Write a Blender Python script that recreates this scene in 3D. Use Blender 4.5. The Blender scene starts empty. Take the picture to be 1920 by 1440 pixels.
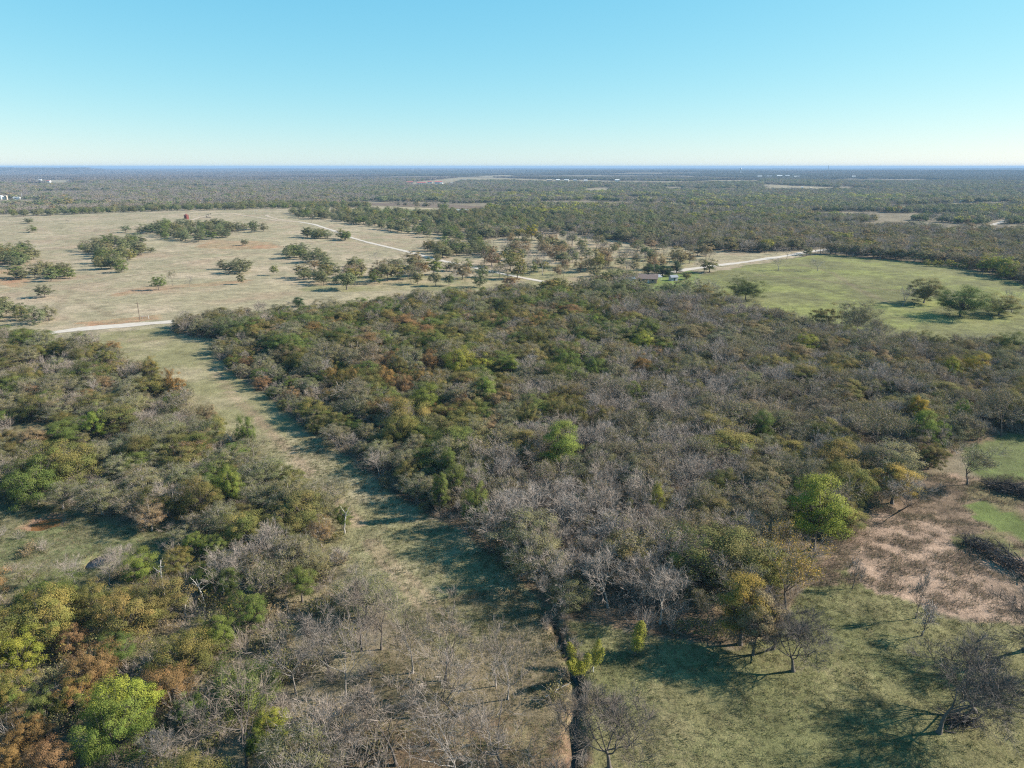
import bpy, math, random
import numpy as np
from mathutils import Vector

rng = np.random.default_rng(11)
random.seed(11)
scene = bpy.context.scene
COL = scene.collection

# ------------------------------------------------------------------ camera, sky, sun, exposure
CAM_H, FPX, PITCH = 65.0, 1321.0, math.radians(17.15)
cam_data = bpy.data.cameras.new("camera")
cam_data.sensor_fit = 'HORIZONTAL'
cam_data.angle = 2 * math.atan(960 / FPX)
cam_data.clip_start = 1.0
cam_data.clip_end = 60000
cam = bpy.data.objects.new("camera", cam_data)
cam.location = (0, 0, CAM_H)
cam.rotation_euler = (math.pi / 2 - PITCH, 0, 0)
COL.objects.link(cam)
scene.camera = cam

SUN_EL = math.radians(30)
SUN_AZ = math.radians(9)                     # measured from +X towards +Y
world = bpy.data.worlds.new("World")
scene.world = world
world.use_nodes = True
wn = world.node_tree
bg = wn.nodes["Background"]
sky = wn.nodes.new("ShaderNodeTexSky")
sky.sky_type = 'NISHITA'
sky.sun_disc = False
sky.sun_elevation = SUN_EL
sky.sun_rotation = math.pi / 2 - SUN_AZ
sky.altitude = 200
sky.air_density = 1.0
sky.dust_density = 0.0
sky.ozone_density = 2.0
# the clear, slightly cyan late-autumn sky of the photograph: a power curve for each channel of the sky texture
EXPO = 1.5
sep, comb = wn.nodes.new("ShaderNodeSeparateColor"), wn.nodes.new("ShaderNodeCombineColor")
wn.links.new(sky.outputs[0], sep.inputs[0])
for ch, (gain, power) in enumerate(((0.80, 1.00), (0.965, 0.52), (1.0, 0.30))):
    p = wn.nodes.new("ShaderNodeMath"); p.operation = 'POWER'; p.inputs[1].default_value = power
    g = wn.nodes.new("ShaderNodeMath"); g.operation = 'MULTIPLY'; g.inputs[1].default_value = gain * 0.12746 ** power / (0.10 * 2 ** EXPO)
    wn.links.new(sep.outputs[ch], p.inputs[0]); wn.links.new(p.outputs[0], g.inputs[0]); wn.links.new(g.outputs[0], comb.inputs[ch])
wn.links.new(comb.outputs[0], bg.inputs[0])
bg.inputs[1].default_value = 0.10

sun_data = bpy.data.lights.new("sun", 'SUN')
sun_data.energy = 5.0
sun_data.angle = math.radians(0.53)
sun_data.color = (1.0, 0.92, 0.82)
sun = bpy.data.objects.new("sun", sun_data)
sd = Vector((math.cos(SUN_EL) * math.cos(SUN_AZ), math.cos(SUN_EL) * math.sin(SUN_AZ), math.sin(SUN_EL)))
sun.rotation_euler = sd.to_track_quat('Z', 'Y').to_euler()
sun.location = (200, 0, 200)
COL.objects.link(sun)

scene.view_settings.view_transform = 'Standard'
scene.view_settings.look = 'None'
scene.view_settings.gamma = 1.0
scene.view_settings.use_curve_mapping = False
scene.view_settings.exposure = EXPO
cy = scene.cycles
cy.use_denoising = False          # leaves and twigs stay crisp
cy.filter_width = 1.2
cy.max_bounces = 5
cy.diffuse_bounces = 2
cy.glossy_bounces = 1
cy.transmission_bounces = 3
cy.transparent_max_bounces = 4
cy.volume_bounces = 0
cy.caustics_reflective = False
cy.caustics_refractive = False

# ------------------------------------------------------------------ numpy helpers
_T = [np.random.default_rng(100 + i).random((256, 256)) for i in range(8)]


def vnoise(x, y, wavelength, seed=0):
    t = _T[seed % 8]
    u, v = np.asarray(x, float) / wavelength + 37.3 * seed, np.asarray(y, float) / wavelength + 11.7 * seed
    iu, iv = np.floor(u).astype(int), np.floor(v).astype(int)
    fu, fv = u - iu, v - iv
    fu, fv = fu * fu * (3 - 2 * fu), fv * fv * (3 - 2 * fv)
    a, b = t[iu & 255, iv & 255], t[(iu + 1) & 255, iv & 255]
    c, d = t[iu & 255, (iv + 1) & 255], t[(iu + 1) & 255, (iv + 1) & 255]
    return (a * (1 - fu) + b * fu) * (1 - fv) + (c * (1 - fu) + d * fu) * fv


def fbm(x, y, wl, seed=0, octaves=3):
    s, amp, tot = 0, 1.0, 0
    for i in range(octaves):
        s = s + amp * vnoise(x, y, wl / 2 ** i, seed + i)
        tot += amp
        amp *= 0.5
    return s / tot


def sstep(a, b, x):
    t = np.clip((x - a) / (b - a), 0, 1)
    return t * t * (3 - 2 * t)


def flat_at(px, py, z=0.0):
    px, py = np.asarray(px, float), np.asarray(py, float)
    x, y = (px - 960) / FPX, -(py - 720) / FPX
    dy, dz = math.cos(PITCH) + y * math.sin(PITCH), -math.sin(PITCH) + y * math.cos(PITCH)
    t = (z - CAM_H) / dz
    return x * t, dy * t


def to_px(x, y, z):
    zz = z - CAM_H
    f = y * math.cos(PITCH) - zz * math.sin(PITCH)
    u = y * math.sin(PITCH) + zz * math.cos(PITCH)
    return 960 + FPX * x / f, 720 - FPX * u / f


def inside(poly, x, y):
    x, y = np.asarray(x, float), np.asarray(y, float)
    r = np.zeros(x.shape, bool)
    n = len(poly)
    for i in range(n):
        x0, y0 = poly[i]
        x1, y1 = poly[(i + 1) % n]
        if y0 == y1:
            continue
        c = ((y0 > y) != (y1 > y)) & (x < (x1 - x0) * (y - y0) / (y1 - y0) + x0)
        r ^= c
    return r


def line_dist(line, x, y):
    x, y = np.asarray(x, float), np.asarray(y, float)
    best = np.full(x.shape, 1e9)
    for (x0, y0), (x1, y1) in zip(line, line[1:]):
        dx, dy = x1 - x0, y1 - y0
        t = np.clip(((x - x0) * dx + (y - y0) * dy) / (dx * dx + dy * dy), 0, 1)
        best = np.minimum(best, np.hypot(x - x0 - t * dx, y - y0 - t * dy))
    return best


def W(pxs):
    """outline noted on the photograph -> outline on the ground, in metres"""
    a = np.array(pxs, float)
    x, y = flat_at(a[:, 0], np.maximum(a[:, 1], 319))
    return list(zip(x, y))


# ------------------------------------------------------------------ terrain
DITCH = W([(1030, 1150), (1046, 1180), (1054, 1210), (1068, 1240), (1084, 1272), (1086, 1305), (1078, 1350), (1080, 1400), (1066, 1450), (1050, 1540), (1060, 1800)])
POND = [(-78.0, 0.0)]
_px, _py = flat_at(86, 980)
POND_C = (float(_px), float(_py))
_px, _py = flat_at(182, 1050)
POND2_C = (float(_px), float(_py))


def height(x, y):
    x, y = np.asarray(x, float), np.asarray(y, float)
    d = np.hypot(x, y)
    h = 9.0 * np.exp(-((x + 360) / 420) ** 2 - ((y - 960) / 300) ** 2)
    h = h + 3.0 * np.exp(-((x - 240) / 110) ** 2 - ((y - 400) / 95) ** 2)
    h = h + (fbm(x, y, 90, 3, 2) - 0.5) * 1.6 * sstep(110, 260, d)
    h = h + (fbm(x, y, 420, 4, 2) - 0.5) * 9.0 * sstep(550, 1500, d) * (1 - 0.4 * np.exp(-((x + 360) / 420) ** 2 - ((y - 960) / 300) ** 2))
    h = h - 6.0 * np.exp(-((d - 2000) / 700.0) ** 2)
    h = h + (fbm(x, y, 2600, 5, 3) - 0.45) * 40.0 * sstep(2600, 7500, d)
    az = x / np.maximum(y, 1.0)
    h = h + 48.0 * np.exp(-((d - 11000) / 1300.0) ** 2) * sstep(-0.535, -0.60, az) * (0.8 + 0.4 * vnoise(x, y, 1500, 6))
    h = h + 26.0 * np.exp(-((d - 14500) / 1500.0) ** 2) * sstep(0.30, 0.6, az)
    h = h + 18.0 * np.exp(-((d - 7200) / 1300.0) ** 2) * sstep(0.02, 0.12, az)
    dd = line_dist(DITCH, x, y)
    dd = dd + (vnoise(x, y, 2.2, 2) - 0.5) * 0.9
    h = h - 1.3 * sstep(0.85, 0.25, dd) + 0.12 * np.exp(-((dd - 2.0) / 0.9) ** 2)
    for (cx, cy, rx, ry, dep) in ((POND_C[0], POND_C[1], 3.0, 3.0, 0.9), (POND2_C[0], POND2_C[1], 1.6, 2.2, 0.9)):
        e = np.hypot((x - cx) / rx, (y - cy) / ry) + (vnoise(x, y, 4, 1) - 0.5) * 0.35
        h = h - dep * sstep(1.25, 0.75, e) + 0.35 * np.exp(-((e - 1.45) / 0.25) ** 2)
    h = h + (vnoise(x, y, 3.1, 0) - 0.5) * 0.22 * sstep(240, 120, d)
    return h


def at(px, py, z=0.0):
    """the ground point (or a point z above it) that the photograph shows at this pixel"""
    zz = 0.0
    for _ in range(10):
        x, y = flat_at(px, py, zz + z)
        zz = 0.5 * zz + 0.5 * float(height(x, y))
    x, y = flat_at(px, py, zz + z)
    return float(x), float(y), float(height(x, y))


# ------------------------------------------------------------------ outlines of woods, fields, clearings
LEFTWOOD = W([(-700, 640), (60, 642), (150, 650), (215, 668), (265, 700), (330, 738), (395, 790), (440, 828), (500, 878), (562, 928), (616, 980), (648, 1035), (672, 1090), (688, 1150), (700, 1210), (700, 1260), (690, 1310), (650, 1380), (590, 1560), (-900, 1560)])
CLEARING = W([(-300, 925), (60, 938), (140, 960), (215, 985), (335, 985), (350, 1025), (300, 1062), (235, 1100), (150, 1128), (70, 1118), (-300, 1120)])
GAPS_LEFT = [W([(20, 790), (110, 800), (100, 830), (10, 835)]), W([(90, 850), (260, 815), (300, 830), (120, 885)]), W([(-20, 870), (60, 862), (90, 890), (0, 905)]),
             W([(170, 690), (330, 690), (320, 712), (170, 705)])]
BOTTOM = W([(690, 1215), (760, 1262), (850, 1325), (960, 1338), (1035, 1362), (1052, 1400), (1048, 1560), (560, 1560), (650, 1380), (720, 1300)])
MIDWOOD = W([(405, 650), (470, 632), (560, 602), (650, 591), (800, 574), (950, 559), (1050, 552), (1110, 566), (1150, 580), (1190, 586), (1285, 586), (1345, 584), (1400, 594), (1480, 614),
             (1560, 627), (1640, 643), (1750, 656), (1870, 668), (2000, 680), (2500, 735), (2500, 850), (1990, 815), (1890, 812), (1800, 836), (1740, 880), (1680, 930), (1600, 985), (1545, 1030),
             (1500, 1110), (1440, 1190), (1380, 1218), (1250, 1196), (1140, 1172), (1060, 1160), (1005, 1120), (950, 1062), (870, 1000), (800, 962), (720, 915), (640, 848), (560, 790), (500, 742), (440, 704), (408, 672)])
HEDGE = W([(312, 622), (345, 606), (420, 596), (520, 592), (565, 604), (480, 632), (380, 636)])
STRIP = W([(160, 628), (300, 615), (420, 640), (470, 640), (408, 672), (440, 704), (500, 742), (560, 790), (640, 848), (720, 915), (800, 962), (870, 1000), (950, 1062), (1005, 1120), (1040, 1160),
           (1060, 1240), (1060, 1330), (900, 1260), (760, 1180), (690, 1110), (640, 1070), (580, 990), (500, 912), (440, 858), (395, 808), (330, 748), (265, 700), (215, 668)])
STRIPLOW = W([(770, 1135), (880, 1110), (965, 1100), (1040, 1165), (1070, 1300), (1075, 1560), (500, 1560), (640, 1330), (710, 1220)])
MEADOW = W([(1060, 1165), (1140, 1172), (1250, 1200), (1380, 1222), (1450, 1190), (1510, 1095), (1600, 1075), (1700, 1130), (1800, 1160), (2400, 1180), (2600, 1560), (1085, 1560), (1080, 1400), (1088, 1290)])
SANDY = W([(1545, 1030), (1600, 985), (1680, 930), (1740, 885), (1830, 895), (1950, 885), (2600, 960), (2600, 1200), (1850, 1165), (1700, 1125), (1600, 1100), (1510, 1100)])
GREENPATCH = W([(1810, 940), (1850, 938), (1900, 968), (1990, 1010), (1980, 1040), (1900, 1010), (1830, 975)])
GREENBACK = W([(1800, 840), (1890, 812), (1990, 815), (2600, 850), (2600, 950), (1950, 900), (1850, 900), (1810, 875)])
RFIELD = W([(1345, 512), (1420, 497), (1470, 488), (1520, 479), (1560, 478), (1620, 486), (1700, 492), (1800, 506), (1860, 522), (1920, 545), (2200, 600), (2600, 690), (2500, 765), (2000, 725), (1870, 712), (1750, 690), (1640, 665),
            (1560, 645), (1480, 630), (1400, 596), (1350, 575), (1300, 545), (1280, 520)])
YARD = W([(1185, 545), (1180, 528), (1240, 516), (1290, 508), (1320, 515), (1300, 540), (1270, 562), (1200, 566)])
TANFIELD = W([(-1200, 640), (-1200, 402), (0, 404), (150, 401), (300, 396), (450, 393), (700, 390), (830, 396), (840, 412), (800, 440), (890, 455), (960, 445), (1060, 440), (1110, 448), (1230, 462), (1340, 470),
              (1400, 476), (1510, 470), (1512, 478), (1420, 498), (1345, 512), (1290, 508), (1240, 516), (1170, 530), (1060, 560), (960, 575), (850, 590), (700, 600), (560, 612), (300, 640), (0, 660)])
YARD2 = W([(838, 395), (908, 396), (910, 406), (838, 407)])
DARKPLOUGH = W([(630, 380), (740, 378), (860, 384), (960, 392), (980, 400), (860, 397), (720, 388), (640, 387)])
TANFAR = [W([(300, 386), (440, 384), (445, 392), (300, 394)]), W([(760, 343), (860, 334), (940, 335), (1000, 337), (1120, 341), (1100, 344), (960, 341), (860, 341), (830, 348), (770, 348)]), W([(1020, 338), (1110, 339), (1250, 341), (1430, 338), (1420, 343), (1250, 346), (1100, 344), (1020, 343)]),
          W([(1090, 352), (1140, 350), (1150, 355), (1100, 358)]), W([(60, 335), (150, 338), (140, 345), (40, 342)]), W([(-40, 368), (90, 369), (85, 378), (-40, 380)]), W([(1650, 385), (1750, 380), (1900, 376), (1900, 386), (1760, 390), (1660, 394)]),
          W([(1700, 366), (1780, 364), (1790, 369), (1720, 371)]), W([(1430, 346), (1560, 350), (1550, 354), (1430, 351)]), W([(900, 330), (960, 329), (980, 332), (900, 333)]), W([(1350, 377), (1400, 376), (1400, 380), (1360, 381)])]
SAVANNA_GREEN = W([(560, 545), (620, 520), (760, 515), (900, 520), (1000, 500), (1180, 480), (1300, 472), (1300, 500), (1150, 520), (940, 545), (800, 545)])
PASTURE2 = W([(640, 400), (700, 399), (820, 402), (815, 412), (720, 412), (640, 408)])
GROVES = [W([(540, 410), (700, 407), (820, 413), (835, 398), (960, 404), (1060, 416), (1062, 440), (960, 441), (905, 438), (890, 458), (800, 450), (740, 440), (650, 428), (560, 420)]),
          W([(772, 482), (800, 468), (860, 462), (915, 464), (928, 484), (860, 486)]),
          W([(20, 409), (150, 403), (300, 400), (450, 396), (520, 392), (690, 388), (695, 396), (560, 402), (430, 405), (250, 407), (30, 412)]),
          W([(258, 446), (300, 434), (400, 430), (440, 436), (500, 438), (495, 446), (440, 441), (425, 456), (380, 460), (300, 455)]),
          W([(152, 472), (190, 458), (260, 462), (235, 478), (232, 512), (190, 515), (178, 490)]), W([(225, 484), (262, 478), (272, 486), (240, 492)]), W([(395, 505), (440, 494), (464, 510), (430, 517)]),
          W([(522, 480), (562, 472), (605, 488), (630, 500), (560, 494)]), W([(550, 449), (600, 445), (680, 454), (600, 456)]),
          W([(-200, 484), (60, 474), (78, 484), (40, 504), (-200, 510)]), W([(28, 522), (60, 508), (132, 514), (132, 526), (70, 530)]), W([(-300, 604), (0, 580), (60, 574), (100, 588), (136, 604), (100, 612), (0, 616), (-300, 630)]),
          W([(60, 560), (110, 550), (118, 560), (80, 570)])]
NEARWOODS = [LEFTWOOD, MIDWOOD, HEDGE, BOTTOM]
RUTS = [W([(395, 690), (430, 740), (480, 790), (540, 850), (600, 915), (660, 985), (720, 1060), (780, 1130), (830, 1190)]),
        W([(404, 690), (442, 740), (494, 790), (556, 850), (618, 915), (682, 985), (746, 1060), (812, 1130), (870, 1190)]),
        W([(470, 770), (520, 820), (570, 870), (640, 950), (690, 1010)])]
REDSCARS = [W([(195, 556), (260, 540), (310, 536), (400, 530), (470, 524), (465, 530), (330, 542), (260, 550), (200, 560)]), W([(365, 468), (400, 455), (500, 458), (530, 468), (450, 472)]), W([(-60, 490), (20, 486), (26, 498), (-60, 500)]),
            W([(0, 545), (14, 540), (16, 546), (0, 550)]), W([(-20, 505), (30, 508), (60, 525), (40, 540), (-20, 535)]), W([(20, 500), (60, 512), (40, 520), (10, 512)]), W([(150, 605), (300, 592), (300, 600), (160, 613)])]

# ------------------------------------------------------------------ materials
ALB = 0.64          # one scale for the base colours of soil, bark, leaves and paint


def new_mat(name):
    m = bpy.data.materials.new(name)
    m.use_nodes = True
    nt = m.node_tree
    b = nt.nodes["Principled BSDF"]
    b.inputs["Roughness"].default_value = 0.85
    b.inputs["Specular IOR Level"].default_value = 0.15
    return m, nt, b


def simple(name, c, rough=0.8, vary=0.18, scale=3.0, metal=0.0):
    m, nt, b = new_mat(name)
    c = tuple(v * ALB for v in c)
    tc = nt.nodes.new("ShaderNodeTexCoord")
    n = nt.nodes.new("ShaderNodeTexNoise")
    n.inputs["Scale"].default_value = scale
    n.inputs["Detail"].default_value = 5
    nt.links.new(tc.outputs["Object"], n.inputs["Vector"])
    mx = nt.nodes.new("ShaderNodeMix")
    mx.data_type = 'RGBA'
    mx.inputs[6].default_value = (*[v * (1 - vary) for v in c], 1)
    mx.inputs[7].default_value = (*[min(1, v * (1 + vary)) for v in c], 1)
    nt.links.new(n.outputs["Fac"], mx.inputs[0])
    nt.links.new(mx.outputs[2], b.inputs["Base Color"])
    b.inputs["Roughness"].default_value = rough
    b.inputs["Metallic"].default_value = metal
    return m


def ground_material():
    m, nt, b = new_mat("ground_soil_and_grass")
    L, N = nt.links.new, nt.nodes.new
    a1 = N("ShaderNodeAttribute"); a1.attribute_name = "zone_a"
    a2 = N("ShaderNodeAttribute"); a2.attribute_name = "zone_b"
    tc = N("ShaderNodeTexCoord")
    def noise(scale, detail, rough=0.6):
        n = N("ShaderNodeTexNoise"); n.inputs["Scale"].default_value = scale; n.inputs["Detail"].default_value = detail; n.inputs["Roughness"].default_value = rough
        L(tc.outputs["Object"], n.inputs["Vector"]); return n
    big, mid, fine, drift = noise(0.035, 4), noise(0.95, 6, 0.75), noise(3.5, 4, 0.7), noise(0.16, 7, 0.72)
    add = N("ShaderNodeMath"); add.operation = 'MULTIPLY_ADD'
    L(mid.outputs["Fac"], add.inputs[0]); add.inputs[1].default_value = 0.65; L(big.outputs["Fac"], add.inputs[2])
    ramp = N("ShaderNodeMapRange"); ramp.inputs[1].default_value = 0.74; ramp.inputs[2].default_value = 0.90
    L(add.outputs[0], ramp.inputs[0])
    mx = N("ShaderNodeMix"); mx.data_type = 'RGBA'
    L(ramp.outputs[0], mx.inputs[0]); L(a1.outputs["Color"], mx.inputs[6]); L(a2.outputs["Color"], mx.inputs[7])
    fr = N("ShaderNodeMapRange"); fr.inputs[1].default_value = 0.3; fr.inputs[2].default_value = 0.7; fr.inputs[3].default_value = 0.66; fr.inputs[4].default_value = 1.3
    L(fine.outputs["Fac"], fr.inputs[0])
    mul = N("ShaderNodeMix"); mul.data_type = 'RGBA'; mul.blend_type = 'MULTIPLY'; mul.inputs[0].default_value = 1.0
    L(mx.outputs[2], mul.inputs[6]); L(fr.outputs[0], mul.inputs[7])
    dr = N("ShaderNodeMapRange"); dr.inputs[1].default_value = 0.34; dr.inputs[2].default_value = 0.66; dr.inputs[3].default_value = 0.68; dr.inputs[4].default_value = 1.30
    L(drift.outputs["Fac"], dr.inputs[0])
    mul2 = N("ShaderNodeMix"); mul2.data_type = 'RGBA'; mul2.blend_type = 'MULTIPLY'; mul2.inputs[0].default_value = 1.0
    L(mul.outputs[2], mul2.inputs[6]); L(dr.outputs[0], mul2.inputs[7])
    L(mul2.outputs[2], b.inputs["Base Color"])
    bump = N("ShaderNodeBump"); bump.inputs["Strength"].default_value = 0.9; bump.inputs["Distance"].default_value = 0.22
    hsum = N("ShaderNodeMath"); hsum.operation = 'MULTIPLY_ADD'
    L(fine.outputs["Fac"], hsum.inputs[0]); hsum.inputs[1].default_value = 0.5; L(mid.outputs["Fac"], hsum.inputs[2])
    L(hsum.outputs[0], bump.inputs["Height"]); L(bump.outputs[0], b.inputs["Normal"])
    b.inputs["Roughness"].default_value = 1.0
    b.inputs["Specular IOR Level"].default_value = 0.05
    return m


def leaf_material(name, translucent=0.22, spread=0.5):
    """leaf colour comes from two tints carried by each tree; each leaf differs a little"""
    m, nt, b = new_mat(name)
    L, N = nt.links.new, nt.nodes.new
    def inst(n):
        a = N("ShaderNodeAttribute"); a.attribute_type = 'INSTANCER'; a.attribute_name = n; return a
    t1, t2 = inst("tint"), inst("tint_b")
    mixv = N("ShaderNodeAttribute"); mixv.attribute_name = "leaf_mix"
    geo = N("ShaderNodeNewGeometry")
    j = N("ShaderNodeMath"); j.operation = 'MULTIPLY_ADD'; j.inputs[1].default_value = 0.16
    L(geo.outputs["Random Per Island"], j.inputs[0]); L(mixv.outputs["Fac"], j.inputs[2])
    r = N("ShaderNodeMapRange"); r.inputs[1].default_value = 0.25; r.inputs[2].default_value = 0.95
    L(j.outputs[0], r.inputs[0])
    mx = N("ShaderNodeMix"); mx.data_type = 'RGBA'
    L(r.outputs[0], mx.inputs[0]); L(t1.outputs["Color"], mx.inputs[6]); L(t2.outputs["Color"], mx.inputs[7])
    br = N("ShaderNodeMapRange"); br.inputs[3].default_value = 1 - spread; br.inputs[4].default_value = 1 + spread
    fr = N("ShaderNodeMath"); fr.operation = 'FRACT'
    m7 = N("ShaderNodeMath"); m7.operation = 'MULTIPLY'; m7.inputs[1].default_value = 7.31
    L(geo.outputs["Random Per Island"], m7.inputs[0]); L(m7.outputs[0], fr.inputs[0]); L(fr.outputs[0], br.inputs[0])
    mul = N("ShaderNodeMix"); mul.data_type = 'RGBA'; mul.blend_type = 'MULTIPLY'; mul.inputs[0].default_value = 1.0
    L(mx.outputs[2], mul.inputs[6]); L(br.outputs[0], mul.inputs[7])
    L(mul.outputs[2], b.inputs["Base Color"])
    if translucent:
        tr = N("ShaderNodeBsdfTranslucent"); L(mul.outputs[2], tr.inputs[0])
        ms = N("ShaderNodeMixShader"); ms.inputs[0].default_value = translucent
        L(b.outputs[0], ms.inputs[1]); L(tr.outputs[0], ms.inputs[2])
        L(ms.outputs[0], nt.nodes["Material Output"].inputs[0])
    return m


M_GROUND = ground_material()
M_LEAF = leaf_material("leaves", 0.24, 0.26)


def twig_material(name="twigs", dark=1.0):
    m, nt, b = new_mat(name)
    L, N = nt.links.new, nt.nodes.new
    oi, geo = N("ShaderNodeObjectInfo"), N("ShaderNodeNewGeometry")
    mx = N("ShaderNodeMix"); mx.data_type = 'RGBA'
    mx.inputs[6].default_value = (0.405, 0.350, 0.305, 1)
    mx.inputs[7].default_value = (0.390, 0.315, 0.252, 1)
    for q in (6, 7):
        mx.inputs[q].default_value = tuple(v * dark * ALB for v in mx.inputs[q].default_value[:3]) + (1.0,)
    L(oi.outputs["Random"], mx.inputs[0])
    br = N("ShaderNodeMapRange"); br.inputs[3].default_value = 0.65; br.inputs[4].default_value = 1.3
    L(geo.outputs["Random Per Island"], br.inputs[0])
    mul = N("ShaderNodeMix"); mul.data_type = 'RGBA'; mul.blend_type = 'MULTIPLY'; mul.inputs[0].default_value = 1.0
    L(mx.outputs[2], mul.inputs[6]); L(br.outputs[0], mul.inputs[7]); L(mul.outputs[2], b.inputs["Base Color"])
    return m


M_TWIG = twig_material()
M_TWIGDARK = twig_material("dark_twigs", 0.42)
M_TWIGMID = twig_material("brownish_twigs", 0.72)
M_BARK = simple("bark", (0.17, 0.145, 0.125), 0.95, 0.35, 2.5)
M_BARKPALE = simple("pale_bark", (0.38, 0.34, 0.30), 0.95, 0.35, 1.2)
M_DEADWOOD = simple("bleached_dead_wood", (0.50, 0.46, 0.41), 0.9, 0.25, 1.5)

# ------------------------------------------------------------------ mesh helpers
def quad_mesh(name, V, Q, mats, midx=None, leaf_mix=None, smooth=False):
    V, Q = np.asarray(V, np.float32), np.asarray(Q, np.int32)
    me = bpy.data.meshes.new(name)
    me.vertices.add(len(V)); me.vertices.foreach_set("co", V.ravel())
    me.loops.add(len(Q) * 4); me.loops.foreach_set("vertex_index", Q.ravel())
    me.polygons.add(len(Q)); me.polygons.foreach_set("loop_start", np.arange(0, len(Q) * 4, 4, dtype=np.int32))
    for m in mats:
        me.materials.append(m)
    if midx is not None:
        me.polygons.foreach_set("material_index", np.asarray(midx, np.int32))
    if smooth:
        me.polygons.foreach_set("use_smooth", np.ones(len(Q), bool))
    if leaf_mix is not None:
        a = me.attributes.new("leaf_mix", 'FLOAT', 'POINT'); a.data.foreach_set("value", np.asarray(leaf_mix, np.float32))
    me.update(calc_edges=True)
    return me


class Geo:
    def __init__(s):
        s.V, s.Q, s.n = [], [], 0

    def add(s, V, Q):
        s.V.append(np.asarray(V, float)); s.Q.append(np.asarray(Q, int) + s.n); s.n += len(V)

    def get(s):
        if not s.V:
            return np.zeros((0, 3)), np.zeros((0, 4), int)
        return np.concatenate(s.V), np.concatenate(s.Q)

    def tubes(s, P, R, sides):
        """P (n,k,3) polylines, R (n,k) radii"""
        P, R = np.asarray(P, float), np.asarray(R, float)
        n, k, _ = P.shape
        T = np.gradient(P, axis=1)
        T /= np.linalg.norm(T, axis=2, keepdims=True) + 1e-9
        ref = np.where(np.abs(T[..., 2:3]) > 0.9, np.array([1.0, 0, 0]), np.array([0, 0, 1.0]))
        A = np.cross(T, ref); A /= np.linalg.norm(A, axis=2, keepdims=True) + 1e-9
        B = np.cross(T, A)
        ang = np.arange(sides) * 2 * math.pi / sides
        ring = P[:, :, None, :] + R[:, :, None, None] * (np.cos(ang)[None, None, :, None] * A[:, :, None, :] + np.sin(ang)[None, None, :, None] * B[:, :, None, :])
        V = ring.reshape(-1, 3)
        i = np.arange(n)[:, None, None] * (k * sides); j = np.arange(k - 1)[None, :, None] * sides; q = np.arange(sides)[None, None, :]; q2 = (q + 1) % sides
        Q = np.stack([i + j + q, i + j + q2, i + j + sides + q2, i + j + sides + q], -1).reshape(-1, 4)
        s.add(V, Q)

    def ribbons(s, A, D, w, r):
        """straight thin tapering strips from A along D"""
        n = len(A)
        side = np.cross(D, r.normal(size=(n, 3))); side /= np.linalg.norm(side, axis=1, keepdims=True) + 1e-9
        side *= np.asarray(w).reshape(-1, 1) * 0.5
        E = A + D
        V = np.stack([A - side, A + side, E + side * 0.45, E - side * 0.45], 1).reshape(-1, 3)
        s.add(V, np.arange(n * 4).reshape(n, 4))

    def leaves(s, C, Nrm, size, r):
        n = len(C)
        Nrm = Nrm / (np.linalg.norm(Nrm, axis=1, keepdims=True) + 1e-9)
        A = np.cross(Nrm, r.normal(size=(n, 3))); A /= np.linalg.norm(A, axis=1, keepdims=True) + 1e-9
        B = np.cross(Nrm, A)
        sz = np.asarray(size).reshape(-1, 1)
        a, b2 = A * sz * 0.5, B * sz * 0.5 * r.uniform(0.55, 0.95, (n, 1))
        bend = Nrm * sz * r.uniform(-0.15, 0.15, (n, 1))
        V = np.stack([C - a, C - b2 * 0.9 + bend, C + a, C + b2 + bend], 1).reshape(-1, 3)
        s.add(V, np.arange(n * 4).reshape(n, 4))


def rand_dirs(r, n):
    v = r.normal(size=(n, 3))
    return v / (np.linalg.norm(v, axis=1, keepdims=True) + 1e-9)


def grow(r, P0, D0, L, R, k=4, wander=0.18, up=0.06):
    n = len(P0)
    P = np.zeros((n, k + 1, 3)); P[:, 0] = P0
    d = D0.copy()
    for i in range(k):
        d = d + r.normal(size=(n, 3)) * wander; d[:, 2] += up
        d /= np.linalg.norm(d, axis=1, keepdims=True)
        P[:, i + 1] = P[:, i] + d * (L / k)[:, None]
    return P, R[:, None] * np.linspace(1, 0.42, k + 1)[None, :]


def split(r, P, R, nchild, tmin, ang, lf, rf):
    """children spawned along parents"""
    n, k, _ = P.shape
    pid = np.repeat(np.arange(n), nchild)
    m = len(pid)
    t = r.uniform(tmin, 1.0, m); t[::nchild] = 1.0
    u = t * (k - 1); i = np.minimum(u.astype(int), k - 2); f = (u - i)[:, None]
    p = P[pid, i] * (1 - f) + P[pid, i + 1] * f
    d = P[pid, i + 1] - P[pid, i]; d /= np.linalg.norm(d, axis=1, keepdims=True) + 1e-9
    side = rand_dirs(r, m); side -= d * (side * d).sum(1, keepdims=True); side /= np.linalg.norm(side, axis=1, keepdims=True) + 1e-9
    a = r.uniform(ang[0], ang[1], m); a[::nchild] *= 0.35
    nd = d * np.cos(a)[:, None] + side * np.sin(a)[:, None]
    Lp = np.linalg.norm(P[:, -1] - P[:, 0], axis=1)[pid]
    rr = (R[pid, i] * (1 - f[:, 0]) + R[pid, i + 1] * f[:, 0]) * rf
    return p, nd, Lp * r.uniform(lf[0], lf[1], m) * (1.15 - 0.4 * t), rr


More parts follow.
